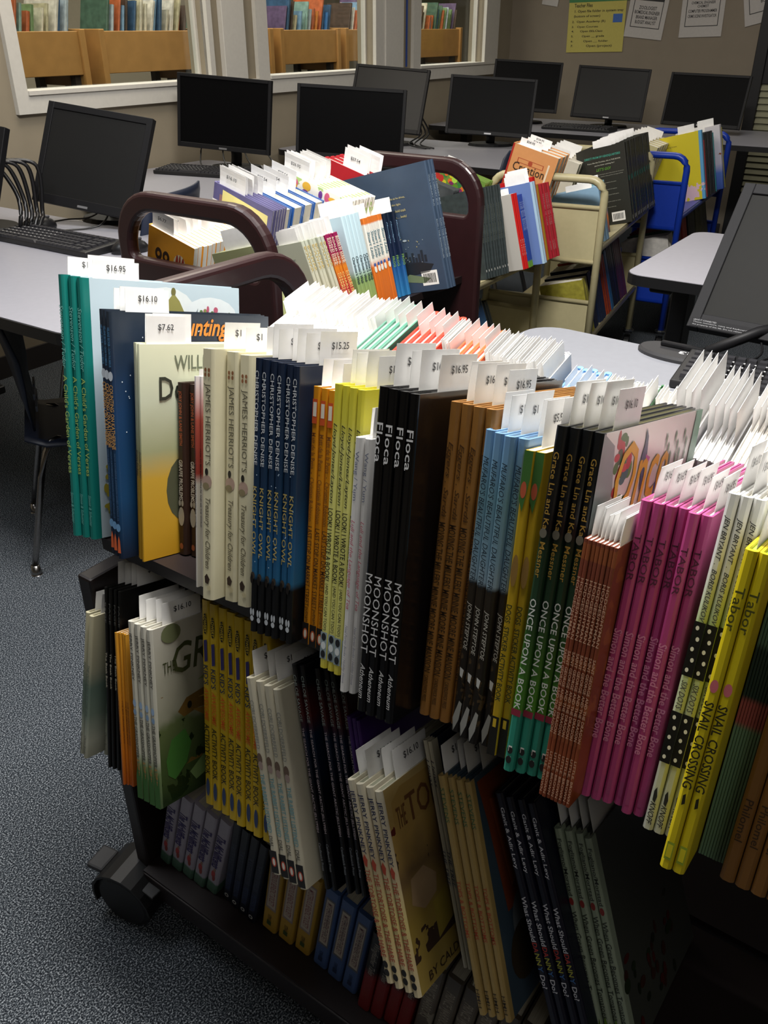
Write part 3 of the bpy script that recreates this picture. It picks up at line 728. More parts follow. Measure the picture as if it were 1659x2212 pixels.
def metal_cart(fr, Lc, W, H, shelves, colr, label, r=.0135):
    m = mat(colr, .38, spec=.5); root = empty('book_cart', fr.m(), label, 'book cart', None)
    tn = math.tan(R(12)); c = W / 2
    for x in (0, Lc):
        rc = .055; pts = [(x, 0, .10), (x, 0, H - rc)]
        for k in range(1, 6): a = R(180 - k * 18); pts.append((x, rc + rc * math.cos(a), H - rc + rc * math.sin(a)))
        for k in range(0, 6): a = R(90 - k * 18); pts.append((x, W - rc + rc * math.cos(a), H - rc + rc * math.sin(a)))
        pts.append((x, W, .10))
        link_mesh('end_frame', tubem(pts, r, 10), m, root, smooth=True)
        for z in shelves:
            bm = bmesh.new(); box(bm, (x - .002, r, z - .055), (x + .002, W - r, z + .125)); link_mesh('end_sheet', bm, m, root)
            bm = bmesh.new(); tube(bm, [(x, r * .5, z + .125), (x, W - r * .5, z + .125)], r * .62, 8); tube(bm, [(x, r * .5, z - .055), (x, W - r * .5, z - .055)], r * .62, 8)
            link_mesh('cross_bar', bm, m, root, smooth=True)
    for z in shelves:
        for s in (0, 1):
            bm = bmesh.new(); e = c - .004
            pts = [(0, z), (e, z - e * tn), (e, z - e * tn - .003), (0, z - .003)]
            if s: pts = [(W - y, zz) for y, zz in pts]
            v0 = [bm.verts.new((.003, y, zz)) for y, zz in pts]; v1 = [bm.verts.new((Lc - .003, y, zz)) for y, zz in pts]
            for i in range(4): bm.faces.new((v0[i], v0[(i + 1) % 4], v1[(i + 1) % 4], v1[i]))
            bm.faces.new(v0); bm.faces.new(list(reversed(v1))); bmesh.ops.recalc_face_normals(bm, faces=bm.faces)
            sh = link_mesh('shelf', bm, m, root)
            bm = bmesh.new(); y = 0 if s == 0 else W; tube(bm, [(.01, y, z - .012), (Lc - .01, y, z - .012)], r * .75, 8); link_mesh('shelf_lip', bm, m, sh, smooth=True)
    for x in (0, Lc):
        for y in (0, W):
            cst = link_mesh('caster', tubem([(x, y, .105), (x, y, .10), (x, y, .085)], [r * 1.5, r * 1.9, r], 10), STEEL, root)
            bm = bmesh.new()
            for s in (-1, 1): box(bm, (x - .012, y + s * .016 - .0015, .028), (x + .016, y + s * .016 + .0015, .088))
            box(bm, (x - .016, y - .018, .085), (x + .016, y + .018, .088)); link_mesh('fork', bm, STEEL, cst)
            bm = bmesh.new(); tube(bm, [(x + .008, y - .011, .036), (x + .008, y + .011, .036)], .035, 18); link_mesh('wheel', bm, RUB, cst)
    return root
CA = Fr(33, .323, 2.717)
CAo = Fr(33, 0, 0); CAo.O = CA.p(-.34, 0)
metal_cart(CAo, .745, .38, .77, (.58, .26), '#B5AC86', 'cream metal book cart just behind the maroon one, its top loop hidden by red books')
CB = Fr(26, .735, 3.0)
metal_cart(CB, .81, .395, .835, (.62, .30), '#B5AC86', 'cream metal book cart with a rounded tube handle, beside the grey table')
CC = Fr(29, 1.23, 3.71)
metal_cart(CC, .95, .40, .82, (.59, .28), '#1437A0', 'bright blue metal book cart beyond the cream carts')

# ================================================================== art helpers
def merge_shapes(root, name, shapes, M):
    """flat printed shapes: ('e', u, v, ru, rv, colour) or ('p', [(u, v)...], colour), in the plane of M"""
    bm = bmesh.new(); cols = []; stp = min(.00008, .0007 / len(shapes))
    for k, s in enumerate(shapes):
        c = s[-1]
        if c not in cols: cols.append(c)
        off = stp * k
        if s[0] == 'e': pts = [(s[1] + s[3] * math.cos(a * math.pi / 8), s[2] + s[4] * math.sin(a * math.pi / 8)) for a in range(16)]
        else: pts = s[1]
        f = bm.faces.new([bm.verts.new((u, v, off)) for u, v in pts]); f.material_index = cols.index(c)
    bmesh.ops.recalc_face_normals(bm, faces=bm.faces)
    return link_mesh(name, bm, [mat(c, .45) for c in cols], root, mtx=M)
def front_art(root, t, shapes, name='cover_picture'):
    return merge_shapes(root, name, shapes, frame_mtx(Vector((t + .0002, 0, 0)), Vector((0, 1, 0)), UPZ, Vector((1, 0, 0))))
def back_art(root, t, wd, shapes, name='cover_picture'):
    return merge_shapes(root, name, shapes, frame_mtx(Vector((-.0002, wd, 0)), Vector((0, -1, 0)), UPZ, Vector((-1, 0, 0))))
def spine_art(root, t, h, shapes, name='spine_mark'):
    """u across the spine 0..1 of the thickness, v metres below the top; ru, rv in metres"""
    out = []
    for s in shapes:
        if s[0] == 'e': out.append(('e', s[1] * t, h - s[2], s[3], s[4], s[5]))
        else: out.append(('p', [(u * t, h - v) for u, v in s[1]], s[2]))
    return merge_shapes(root, name, out, frame_mtx(Vector((0, -.0008, 0)), Vector((1, 0, 0)), UPZ, Vector((0, -1, 0))))
def barcode(root, t, wd, u, v, bw=.045, bh=.03):
    sh = [('p', [(u, v), (u + bw, v), (u + bw, v + bh), (u, v + bh)], '#E8E6E0')]
    rnd = random.Random(5); x = u + .005
    while x < u + bw - .006:
        ww = rnd.choice((.0008, .0014, .002)); sh.append(('p', [(x, v + .006), (x + ww, v + .006), (x + ww, v + bh - .006), (x, v + bh - .006)], '#222222')); x += ww + .0014
    back_art(root, t, wd, sh, 'barcode')
def flowers(n, u0, u1, v0, v1, cols, seed, r=.006):
    rnd = random.Random(seed); out = []
    for _ in range(n):
        out.append(('e', rnd.uniform(u0, u1), rnd.uniform(v0, v1), rnd.uniform(.4, 1) * r, rnd.uniform(.4, 1) * r, rnd.choice(cols)))
    return out
NEAR = 'near cart top shelf'; MIDP = 'near cart middle shelf'; BOTP = 'near cart bottom shelf'; FARP = 'far side of near cart'
IT = dict(shear=.3); BO = dict(bold=.013)

# ================================================================== near cart, top shelf, camera side
def d_teal(root, t, wd, h, i, n):
    if i == n - 1:
        sh = [('e', .13, h - .035, .05, .03, '#DDE4E4'), ('e', .06, h - .07, .035, .03, '#D6DFE2'), ('e', .21, h - .04, .05, .025, '#DCE4E6')]
        sh += flowers(60, .035, .062, .02, h - .05, ['#4F6B3A', '#6F8A3F', '#3D5A34', '#5E7D3C'], 1, .008)
        sh += flowers(45, .04, .066, .08, .17, ['#A92F36', '#8F2A30', '#C2555A', '#4C6236'], 2, .006) + flowers(24, .028, .05, .09, .15, ['#35437F', '#4A5FA8', '#3F4F46'], 3, .005)
        sh += flowers(26, .02, .04, .03, .09, ['#A89A34', '#8C8A3A', '#6B7A36'], 4, .006) + flowers(16, .05, .075, .05, .085, ['#3F6AA0', '#4C78B4', '#3D5530'], 5, .008) + flowers(18, .05, .07, .09, .11, ['#C9CDB8', '#7C8B64'], 6, .005)
        sh += [('p', [(.055, .028), (.08, .028), (.084, .05), (.05, .05)], '#8A4A36'), ('e', .045, h - .075, .006, .006, '#B95A9A')]
        sh += [('p', [(.118, h - .045), (.165, h - .045), (.152, h - .022), (.142, h - .012), (.132, h - .022)], '#8E8A4C'), ('p', [(.126, h - .07), (.158, h - .07), (.158, h - .045), (.126, h - .045)], '#5F6A44'), ('e', .142, h - .010, .004, .005, '#6F6B3C')]
        sh += flowers(18, .19, .25, h - .05, h - .03, ['#B5566E', '#5F7A48', '#7A8F4E'], 8, .005) + [('p', [(.175, h - .045), (.185, h - .03), (.182, h - .042), (.196, h - .036), (.186, h - .048)], '#5D6C72')]
        front_art(root, t, sh)
TEAL = art([(0, '#127068'), (.035, '#127068'), (.04, '#B9CBD4'), (1, '#BFD3DE')], axis=1, hard=True, wob=0)
row(MC1, ZT, dict(n=3, x=(-.022, .010), y=(.003, .013), h=.318, w=.266, lean=-9.1, mat=TEAL, look='tall teal-spined garden picture book', place=NEAR,
    spine=[('author_lettering', 'Stevenson / Tudor', .035, .075, .55, '#7FC6BC', IT), ('title_lettering', "A Child's Garden of Verses", .118, .12, .62, '#A9C46C', {}), ('publisher_lettering', 'Simon & Schuster', .262, .04, .4, '#6FB5AE', IT)],
    slip=('$16.95', .016, .07, .026), slipstep=.004, deco=d_teal))
def d_count(root, t, wd, h, i, n):
    spine_art(root, t, h, [('e', .5, .073, t * .42, .0055, '#C9D2DC'), ('e', .5, .252, t * .42, .005, '#6C9CC8'), ('p', [(.2, .283), (.8, .283), (.7, .268), (.5, .262), (.3, .268)], '#D8663A')])
    if i == n - 1:
        rnd = random.Random(9); front_art(root, t, [('e', rnd.uniform(.01, .26), rnd.uniform(.14, .28), .0008, .0008, '#D8E0E8') for _ in range(50)] +
            [('p', [(.03, .06), (.034, .06), (.05, .14), (.048, .14)], '#47708A'), ('p', [(.03, .04), (.06, .04), (.06, .0415), (.03, .0415)], '#47708A')])
row(MC1, ZT, dict(n=3, x=(.050, .079), y=(.005, .0), h=.290, w=.267, lean=-9.5, pages='#BFE0E4', mat=art([(0, '#0E1A2C'), (.25, '#123A5E'), (.6, '#17365A'), (.8, '#1C2C42'), (1, '#26303C')]), look='navy starry night picture book', place=NEAR,
    spine=[('subtitle_lettering', 'HELAINE BECKER / DOW PHUMIRUK', .018, .045, .35, '#4D86B4', {}), ('title_lettering', 'COUNTING ON KATHERINE', .083, .075, .55, '#D9A45E', BO), ('subtitle_lettering', 'HOW KATHERINE JOHNSON SAVED APOLLO 13', .163, .08, .35, '#4A6E96', {})],
    front=[('title_lettering', 'Counting on', .078, .256, .145, .030, '#D9862E', dict(shear=.35, bold=.02))], slip=('$16.10', .018, .066, .028), slipstep=.005, deco=d_count))
def d_doct(root, t, wd, h, i, n):
    if i == n - 1: front_art(root, t, [('e', .065, .082, .028, .040, '#4A4C38'), ('e', .07, .096, .01, .018, '#6A6B50'), ('p', [(.08, .0), (.12, 0), (.12, .04), (.10, .035), (.088, .02)], '#3A3020'), ('p', [(.086, .0), (.12, 0), (.12, .034), (.103, .030), (.092, .016)], '#C79A32')])
row(MC1, ZT, dict(n=4, x=(.081, .097), y=(.022, .017), h=.258, w=.19, lean=-7.7, hard=False, mat=art([(0, '#B88A20'), (.38, '#C09A35'), (.52, '#9CA07A'), (.75, '#C6CDB4'), (1, '#E2E4C6')]), look='thin cream and mustard paperback', place=NEAR,
    spine=[('title_lettering', 'Doctor De Soto', .125, .03, .6, '#3A3A32', {})],
    front=[('author_lettering', 'WILLIAM', .052, .228, .078, .017, '#6E7560', {}), ('title_lettering', 'Doctor', .028, .192, .10, .028, '#33372C', {})], slip=('$7.62', .018, .06, .032), deco=d_doct))
def d_gir(root, t, wd, h, i, n):
    spine_art(root, t, h, [('e', .5, .165, t * .42, .012, '#9A9586'), ('e', .3, .148, .002, .004, '#9A9586'), ('e', .7, .148, .002, .004, '#9A9586'), ('e', .5, .203, .003, .004, '#8A4A2A')])
row(MC1, ZT, dict(n=2, x=(.098, .123), y=(.072, .079), h=.214, w=.15, lean=-7.6, mat=mat('#2B1A12', .4), look='dark brown picture book with orange author line', place=NEAR,
    spine=[('author_lettering', 'JORY JOHN & LANE SMITH', .01, .066, .42, '#B4552C', {}), ('title_lettering', 'GIRAFFE PROBLEMS', .094, .05, .42, '#C8C2B4', BO)], slip=(None, .03, .05, .02), deco=d_gir))
row(MC1, ZT, dict(n=2, x=(.186, .1915), y=(.017, .02), h=.241, w=.19, lean=-7.6, hard=False, mat=art([(0, '#D8D4CC'), (.5, '#D8D4CC'), (.55, '#A8443A'), (.8, '#B0564A'), (1, '#D6D2D4')], wob=0), look='very thin red and white paperback', place=NEAR,
    spine=[('title_lettering', 'HOW TO MAKE AN APPLE PIE AND SEE THE WORLD', .08, .09, .8, '#2A2A2A', {})], slip=(None, .03, .03, .02)))
def d_her(root, t, wd, h, i, n):
    spine_art(root, t, h, [('e', .5, .142, t * .40, .0075, '#B59A8C'), ('e', .4, .147, t * .28, .004, '#8B7F60'), ('e', .45, .131, t * .14, .004, '#22201E'), ('p', [(.3, .250), (.5, .246), (.75, .252), (.6, .258), (.35, .257)], '#3A2A22'),
        ('e', .35, .022, .0016, .0022, '#8A5A3A'), ('e', .65, .022, .0016, .0022, '#8A5A3A'), ('e', .35, .027, .0016, .0022, '#8A5A3A'), ('e', .65, .027, .0016, .0022, '#8A5A3A'), ('e', .7, .262, .0028, .003, '#C9BE98')])
row(MC1, ZT, dict(n=3, x=(.211, .266), y=(0, .018), h=.276, w=.20, lean=-7.0, t=.0172, mat=mat('#DAD3B2', .5, noise=.08, nscale=20), look='thick cream picture book with paw prints', place=NEAR,
    spine=[('author_lettering', "JAMES HERRIOT'S", .036, .088, .45, '#5E5A4A', dict(bold=0.0)), ('title_lettering', 'Treasury for Children', .160, .080, .44, '#6A6450', IT)], slip=('$1', .02, .055, .030), slipstep=.004, deco=d_her, yoffs=[0, .008, .0]))
def d_kn(root, t, wd, h, i, n):
    rnd = random.Random(i)
    spine_art(root, t, h, [('e', rnd.uniform(.2, .85), rnd.uniform(.02, .21), .0006, .0006, '#BFD4E4') for _ in range(10)] + [('e', .3, .262, .0013, .004, '#B8BEC4'), ('e', .7, .262, .0013, .004, '#B8BEC4'), ('e', .5, .269, .0024, .003, '#B8BEC4')] +
        [('e', .5, .222, t * .35, .004, '#3A332C'), ('e', .35, .226, .002, .005, '#17120F')])
row(MC1, ZT, dict(n=6, x=(.301, .351), y=(-.018, -.009), h=.284, w=.262, lean=-6.6, pages='#CFC08E', mat=art([(0, '#0B0C0E'), (.20, '#0C0E12'), (.225, '#22587E'), (.34, '#1C4E7A'), (.55, '#16304C'), (1, '#142036')], wob=.012), look='navy blue owl picture book', place=NEAR,
    spine=[('author_lettering', 'CHRISTOPHER DENISE', .012, .094, .46, '#C9CDD0', {}), ('title_lettering', 'KNIGHT OWL', .128, .074, .5, '#B9A45E', {})], slip=('$15.25', .016, .062, .034), slipstep=.003, deco=d_kn))
def d_last(root, t, wd, h, i, n):
    spine_art(root, t, h, [('p', [(.15, .012), (.85, .012), (.85, .036), (.15, .036)], '#C8542A'), ('p', [(.25, .015), (.75, .015), (.75, .029), (.25, .029)], '#E2DCD0'), ('p', [(0, .243), (1, .243), (1, .267), (0, .267)], '#171312'), ('e', .5, .255, t * .36, .006, '#B8552A'), ('e', .5, .255, t * .2, .0045, '#DAD2C6')])
row(MC1, ZT, dict(n=3, x=(.355, .383), y=(.004, .006), h=.267, w=.20, lean=-6.1, hard=False, gap=.9, mat=mat('#D28A16', .4), look='orange paperback with a red bus', place=NEAR,
    spine=[('author_lettering', 'Matt de la Pena  -  Christian Robinson', .045, .09, .5, '#7A4A1E', {}), ('title_lettering', 'LAST STOP ON MARKET STREET', .14, .085, .55, '#4A2A14', {}), ('publisher_lettering', 'putnam', .226, .016, .5, '#3A2010', {})],
    slip=(None, .014, .06, .026), deco=d_last))
def d_look(root, t, wd, h, i, n):
    spine_art(root, t, h, [('p', [(.05, .242), (.95, .242), (.95, .270), (.05, .270)], '#8FA0A8'), ('e', .5, .247, t * .33, .004, '#222428'), ('e', .5, .256, t * .33, .004, '#D4DADA'), ('e', .5, .265, t * .33, .004, '#222428')])
row(MC1, ZT, dict(n=4, x=(.399, .434), y=(-.023, -.021), h=.280, w=.225, lean=-5.8, pages='#E6D860', mat=art([(0, '#CFC242'), (.1, '#D8D680'), (.8, '#D8D67C'), (.88, '#D2CB48'), (1, '#D0C638')]), look='pale yellow hardback with handwritten black title', place=NEAR,
    spine=[('author_lettering', 'Lloyd-Jones/Layton', .036, .076, .5, '#3A3A22', IT), ('title_lettering', 'LOOK! I WROTE A BOOK!', .117, .072, .55, '#15150F', BO), ('subtitle_lettering', '(AND YOU CAN TOO!)', .192, .048, .45, '#2A2A1C', {})],
    slip=('$15.25', .014, .06, .033), slipstep=.004, deco=d_look))
row(MC1, ZT, dict(n=2, x=(.441, .456), y=(-.043, -.039), h=.243, w=.19, lean=-5.6, mat=mat('#DFDEDC', .4), look='slim white hardback with a pink title', place=NEAR,
    spine=[('author_lettering', 'Wang / Yum', .012, .045, .55, '#7C8296', {}), ('title_lettering', 'Luli and the Language of Tea', .075, .085, .55, '#C0707C', IT), ('publisher_lettering', 'Neal Porter Books / Holiday House', .176, .058, .4, '#9A9AA6', IT)],
    slip=(None, .012, .05, .03)))
row(MC1, ZT, dict(n=4, x=(.472, .511), y=(-.060, -.056), h=.295, w=.30, lean=-5.5, pages='#DADAD6', rough=.2, mat=mat('#0E0E10', .22, coat=.3), look='glossy black space hardback with white lettering', place=NEAR,
    spine=[('author_lettering', 'Floca', .030, .034, .55, '#E2E2E2', dict(bold=.008)), ('title_lettering', 'MOONSHOT', .163, .074, .62, '#D8D8D8', dict(bold=.0)), ('publisher_lettering', 'Atheneum', .248, .034, .42, '#D0D0D0', IT)],
    slip=('$16.95', .014, .064, .036), slipstep=.006))
row(MC1, ZT, dict(n=4, x=(.515, .555), y=(-.018, -.013), h=.290, w=.275, lean=-4.7, pages='#E6D9A8', mat=mat('#94652A', .5, noise=.15, nscale=40), look='tan brown hardback with dark script spine', place=NEAR,
    spine=[('author_lettering', 'Eggers . Sardà', .034, .066, .5, '#4A2F14', IT), ('title_lettering', "MOVING THE MILLERS' MINNIE MOORE MINE MANSION", .105, .142, .6, '#33220F', {}), ('publisher_lettering', 'CANDLEWICK PRESS', .25, .026, .32, '#3A260F', {})],
    slip=('$16.95', .014, .058, .035), slipstep=.004))
MUF = art([(0, '#17130F'), (.12, '#1C1712'), (.52, '#2C261E'), (.535, '#8FA6B4'), (.62, '#7E9FB2'), (.8, '#6E97A6'), (1, '#6B93BC')], wob=.02, blobs=('#4A3A24', 60, .56, .05, .48))
def d_muf(root, t, wd, h, i, n):
    spine_art(root, t, h, [('p', [(.1, .262), (.6, .244), (.9, .246), (.75, .262), (.3, .274)], '#9A9A94'), ('p', [(.3, .212), (.7, .214), (.6, .222), (.35, .22)], '#C9C9C4')])
row(MC1, ZT, dict(n=4, x=(.551, .591), y=(-.020, -.025), h=.275, w=.20, lean=-4.6, mat=MUF, look='blue-topped hardback with a dark forest base', place=NEAR, jit=.004,
    spine=[('title_lettering', "MUFARO'S BEAUTIFUL DAUGHTERS", .022, .112, .42, '#1C2A36', dict(shear=.3, bold=0.0)), ('author_lettering', 'JOHN STEPTOE', .150, .045, .42, '#B8B4A8', IT)], slip=('$1', .014, .055, .034), slipstep=.006, deco=d_muf))
def d_dog(root, t, wd, h, i, n):
    spine_art(root, t, h, [('p', [(0, 0), (1, 0), (1, .022), (.5, .05), (0, .04)], '#3E6B30'), ('e', .4, .032, .0026, .007, '#B8583A'), ('e', .55, .1, .003, .014, '#8A6A34'), ('p', [(0, .232), (1, .232), (1, .269), (0, .269)], '#16140E'), ('p', [(.3, .234), (.7, .234), (.7, .242), (.3, .242)], '#C9A82A')])
row(MC1, ZT, dict(n=2, x=(.593, .609), y=(-.029, -.025), h=.269, w=.21, lean=-4.7, hard=False, mat=mat('#B8971E', .35), look='yellow and green dog sticker book', place=NEAR,
    spine=[('title_lettering', 'DOGS  STICKER ACTIVITY BOOK', .13, .088, .5, '#22301A', BO)], slip=('$5.93', .02, .055, .04), slipstep=.01, deco=d_dog))
def d_once(root, t, wd, h, i, n):
    spine_art(root, t, h, [('p', [(0, .238), (1, .238), (1, .244), (0, .244)], '#8E2A3E'), ('e', .5, .276, t * .3, .0035, '#22201E'), ('e', .5, .285, t * .3, .0035, '#22201E'), ('e', .4, .085, t * .36, .004, '#6E6A5C')])
    if i == n - 1:
        sh = [('p', [(.0, h), (.028, h - .012), (.040, h - .05), (.034, .20), (.022, .17), (.0, .15)], '#8E9694'), ('p', [(.0, .17), (.022, .175), (.038, .15), (.045, .12), (.030, .09), (.0, .08)], '#4A5052')]
        rnd = random.Random(77)
        for cx, cz, rx, rz, n_, cc_ in ((.056, h - .022, .020, .016, 16, ['#3F7434', '#4F8A3C', '#B83A34', '#2E5A2C']), (.060, h - .055, .016, .030, 22, ['#B83A34', '#C8504A', '#3F7434', '#2F6A6A']), (.075, .20, .020, .02, 18, ['#2E5A2C', '#3F7434', '#C0403A']), (.11, .19, .024, .030, 34, ['#2B5FA8', '#2B4F94', '#3FA7B5', '#3A6E8C']), (.04, .12, .022, .018, 18, ['#D8763A', '#C85A2A', '#E2DCD0', '#2A2A28']), (.03, .06, .03, .03, 20, ['#4A3024', '#3A4A2A', '#6A5A3A'])):
            for _ in range(n_): sh.append(('e', cx + rnd.uniform(-1, 1) * rx, cz + rnd.uniform(-1, 1) * rz, rnd.uniform(.003, .008), rnd.uniform(.003, .008), rnd.choice(cc_)))
        sh += [('p', [(.104, h - .004), (.112, h - .012), (.117, h - .03), (.125, h - .045), (.118, h - .05), (.112, h - .062), (.108, h - .045), (.101, h - .03), (.106, h - .018)], '#35506A'), ('p', [(.113, h - .028), (.127, h - .032), (.121, h - .042)], '#B8509A'), ('e', .158, h - .066, .0016, .008, '#3A4A7A'), ('e', .158, h - .062, .006, .0018, '#4A5A8A')]
        for k in range(16):
            a = .17 + (k % 8) * .010; z = h - .014 - (k // 8) * .022 - (k % 3) * .009
            sh.append(('p', [(a, z), (a + .004, z - .004), (a + .002, z - .018), (a - .001, z - .006)], '#5F7A50'))
        sh += [('p', [(.244, 0), (wd, 0), (wd, h), (.262, h), (.252, h * .6)], '#74A88C')]
        front_art(root, t, sh)
ONCE = art([(0, '#2E8C76'), (.17, '#2E8C76'), (.19, '#4C8A2C'), (.35, '#3F6E2C'), (.5, '#24402A'), (.66, '#1F3A26'), (.72, '#101214'), (1, '#121416')], wob=.03)
ONCEF = art([(0, '#C9C9BE'), (1, '#DAD9D2')])
def d_once2(root, t, wd, h, i, n):
    d_once(root, t, wd, h, i, n)
    if i == n - 1:
        o = link_mesh('front_cover_sheet', boxm((t + .00002, .004, .0), (t + .00014, wd, h)), ONCEF, root)
row(MC1, ZT, dict(n=4, x=(.614, .649), y=(-.040, -.028), h=.296, w=.283, lean=-3.4, pages='#E6DFA8', mat=ONCE, look='black and green hardback with gold author names', place=NEAR,
    spine=[('author_lettering', 'Grace Lin and Kate Messner', .020, .102, .42, '#B08A3A', {}), ('title_lettering', 'ONCE UPON A BOOK', .140, .098, .5, '#E0E2DC', {}), ('publisher_lettering', 'L B', .272, .016, .3, '#E0E0D8', {})],
    front=[('title_lettering', 'Once', .042, .224, .145, .060, '#DDAA22', dict(shear=.2, bold=.01)), ('title_lettering', 'UPON', .06, .165, .09, .03, '#2A4F94', {})], slip=('$16.10', .014, .064, .036), slipstep=.006, deco=d_once2))
row(MC1, ZT, dict(n=8, x=(.652, .679), y=(-.050, -.049), h=.220, w=.20, lean=-3.0, hard=False, gap=.9, mat=art([(0, '#7A3A20'), (.15, '#8E4A2C'), (.3, '#743418'), (.6, '#7C3E28'), (1, '#7A4030')], blobs=('#8F5030', 40, .55, 0, 1)), look='thin rust brown paperback', place=NEAR, jit=.0006,
    spine=[('author_lettering', 'HODGES/HYMAN', .030, .05, .6, '#C9A084', {}), ('title_lettering', 'SAINT GEORGE AND THE DRAGON', .090, .072, .6, '#C9A084', {}), ('publisher_lettering', 'LITTLE, BROWN', .178, .038, .6, '#C9A084', {})],
    slip=(None, .012, .055, .022)))
def d_pink(root, t, wd, h, i, n): spine_art(root, t, h, [('p', [(.3, .232), (.7, .232), (.7, .246), (.3, .246)], '#A8487A')])
row(MC1, ZT, dict(n=6, x=(.677, .729), y=(-.022, -.015), h=.254, w=.262, lean=-2.2, pages='#F0F0EA', mat=mat('#B2447E', .45), look='magenta pink hardback', place=NEAR, yoffs=[0, 0, 0, .006, -.002, 0], t=.0080,
    spine=[('author_lettering', 'TABOR', .026, .038, .5, '#5A2A3E', {}), ('title_lettering', 'Simon and the Better Bone', .104, .096, .62, '#D88AAC', BO)], slip=('$16.95', .016, .058, .028), slipstep=.002, deco=d_pink))
def d_jen(root, t, wd, h, i, n):
    sh = []
    for z0, z1 in ((.098, .142), (.172, .216)):
        sh.append(('p', [(0, z0), (1, z0), (1, z1), (0, z1)], '#101010'))
        for k in range(5): sh.append(('e', .38 + .24 * (k % 2), z0 + .005 + k * .0085, .0013, .0018, '#E8E8E0'))
    sh.append(('p', [(.3, .242), (.5, .238), (.7, .246), (.6, .252), (.35, .250)], '#2A2A28'))
    spine_art(root, t, h, sh)
row(MC1, ZT, dict(n=3, x=(.732, .757), y=(-.026, -.023), h=.277, w=.25, lean=-1.2, mat=art([(0, '#CFD2C2'), (.4, '#C6D0A8'), (.62, '#A9C07A'), (.8, '#D6D8D0'), (1, '#D8D8D4')], wob=.04), look='white and green hardback with black dotted panels', place=NEAR,
    spine=[('author_lettering', 'JEN BRYANT  .  BORIS KULIKOV', .016, .082, .46, '#3A3A38', IT), ('title_lettering', 'SIX DOTS', .146, .024, .45, '#4A4A44', IT), ('publisher_lettering', 'KNOPF', .252, .02, .45, '#2A2A28', IT)], slip=('$16.10', .014, .055, .034), slipstep=.004, deco=d_jen))
def d_tab(root, t, wd, h, i, n): spine_art(root, t, h, [('e', .5, .100, t * .32, .005, '#C96A72'), ('p', [(.2, .228), (.8, .228), (.8, .243), (.2, .243)], '#8FA02A'), ('p', [(.28, .230), (.72, .230), (.72, .241), (.28, .241)], '#D2C420'), ('p', [(.4, .188), (.6, .186), (.7, .194), (.45, .196)], '#22200C')])
row(MC1, ZT, dict(n=2, x=(.757, .775), y=(-.062, -.060), h=.251, w=.25, lean=-1.1, pages='#A9C44A', mat=mat('#D2BE12', .45), look='bright yellow hardback with a pink snail', place=NEAR,
    spine=[('author_lettering', 'Tabor', .026, .032, .55, '#4A4A14', {}), ('title_lettering', 'SNAIL CROSSING', .112, .070, .6, '#2A260C', BO)], slip=('$15.25', .02, .055, .034), deco=d_tab))
row(MC1, ZT, dict(n=9, x=(.776, .795), y=(-.025, -.024), h=.263, w=.21, lean=-1.2, hard=False, gap=.9, mat=art([(0, '#5E7A5C'), (.42, '#6A8A68'), (.44, '#A0524A'), (.50, '#A0524A'), (.52, '#24382E'), (.66, '#22342C'), (.68, '#4E6A54'), (1, '#4A6650')], wob=0), look='very thin green paperback with a coral band', place='right of the yellow pair', jit=.0005,
    slip=(None, .014, .055, .03)))
row(MC1, ZT, dict(n=4, x=(.796, .840), y=(-.043, -.040), h=.270, w=.23, lean=-1.0, mat=mat('#7A5220', .5), look='ochre brown hardback', place='right edge of near cart', spine=[('publisher_lettering', 'Philomel', .20, .035, .42, '#3A260F', {})], slip=(None, .014, .055, .03)))
row(MC1, ZT, dict(n=4, x=(.845, .93), y=(-.01, -.01), h=.27, w=.22, lean=-1, mat=mat('#3A4A5A', .4), look='slate hardback', place='right end of near cart', slip=(None, .014, .055, .03)))

# ================================================================== near cart, top shelf, far side (fore-edges and slips towards the camera)
def far_row(n, x0, x1, h, wd, colr, look, slip_h, pages='#F2F1EC', hard=False, lean=0, sw=.055, price=None, spine_m=None, sy=.012, oh=-.05, **kw):
    row(MC1, ZT, dict(dict(n=n, x=(x0, x1), y=(oh, oh), h=h, w=wd, lean=lean, hard=hard, pages=pages, mat=spine_m or mat(colr, .45), look=look, place=FARP, slip=(price, sy, sw, slip_h, -1, .0008), jit=.003), **kw), mirror_W=.45)
far_row(30, .022, .182, .212, .128, '#E9E8E4', 'thin white paperback', .022)
far_row(4, .186, .228, .222, .130, '#4F8A74', 'green-edged white hardback', .019, sw=.038, hard=True, flip=True)
far_row(5, .232, .284, .218, .130, '#D8361C', 'bright red hardback', .019, sw=.038, hard=True, pages='#F2D8D2', flip=True)
far_row(7, .286, .302, .205, .125, '#ECEAE6', 'slim white booklet beside the red hardbacks', .02)
far_row(4, .304, .346, .212, .130, '#D95A26', 'orange hardback', .019, sw=.038, hard=True, pages='#F2D8D2', flip=True)
far_row(28, .349, .436, .198, .120, '#E2E2E2', 'very thin white picture book', .022, lean=1)
far_row(5, .440, .486, .180, .115, '#6FA4D8', 'light blue hardback', .014, sw=.035, hard=True, flip=True)
far_row(13, .490, .548, .176, .115, '#D3D9CC', 'pale grey-green paperback', .014, sw=.03)
far_row(1, .5485, .5525, .180, .115, '#2F6A3C', 'dark green hardback among pale ones', .030, hard=True)
far_row(8, .554, .590, .174, .115, '#DEDAC6', 'cream paperback', .016, sw=.03)
far_row(4, .594, .625, .205, .135, '#F0F0F0', 'tall white hardback', .046, hard=True, flip=True, sw=.08)
far_row(5, .628, .664, .192, .130, '#DADBDD', 'white hardback with tall grey slips', .045, hard=True, flip=True, sw=.08)
far_row(9, .668, .722, .196, .13, '#E2DDD4', 'beige-edged hardback', .03, hard=True, flip=True)
far_row(2, .724, .742, .20, .13, '#D86A22', 'orange-edged hardback', .04, hard=True, flip=True)
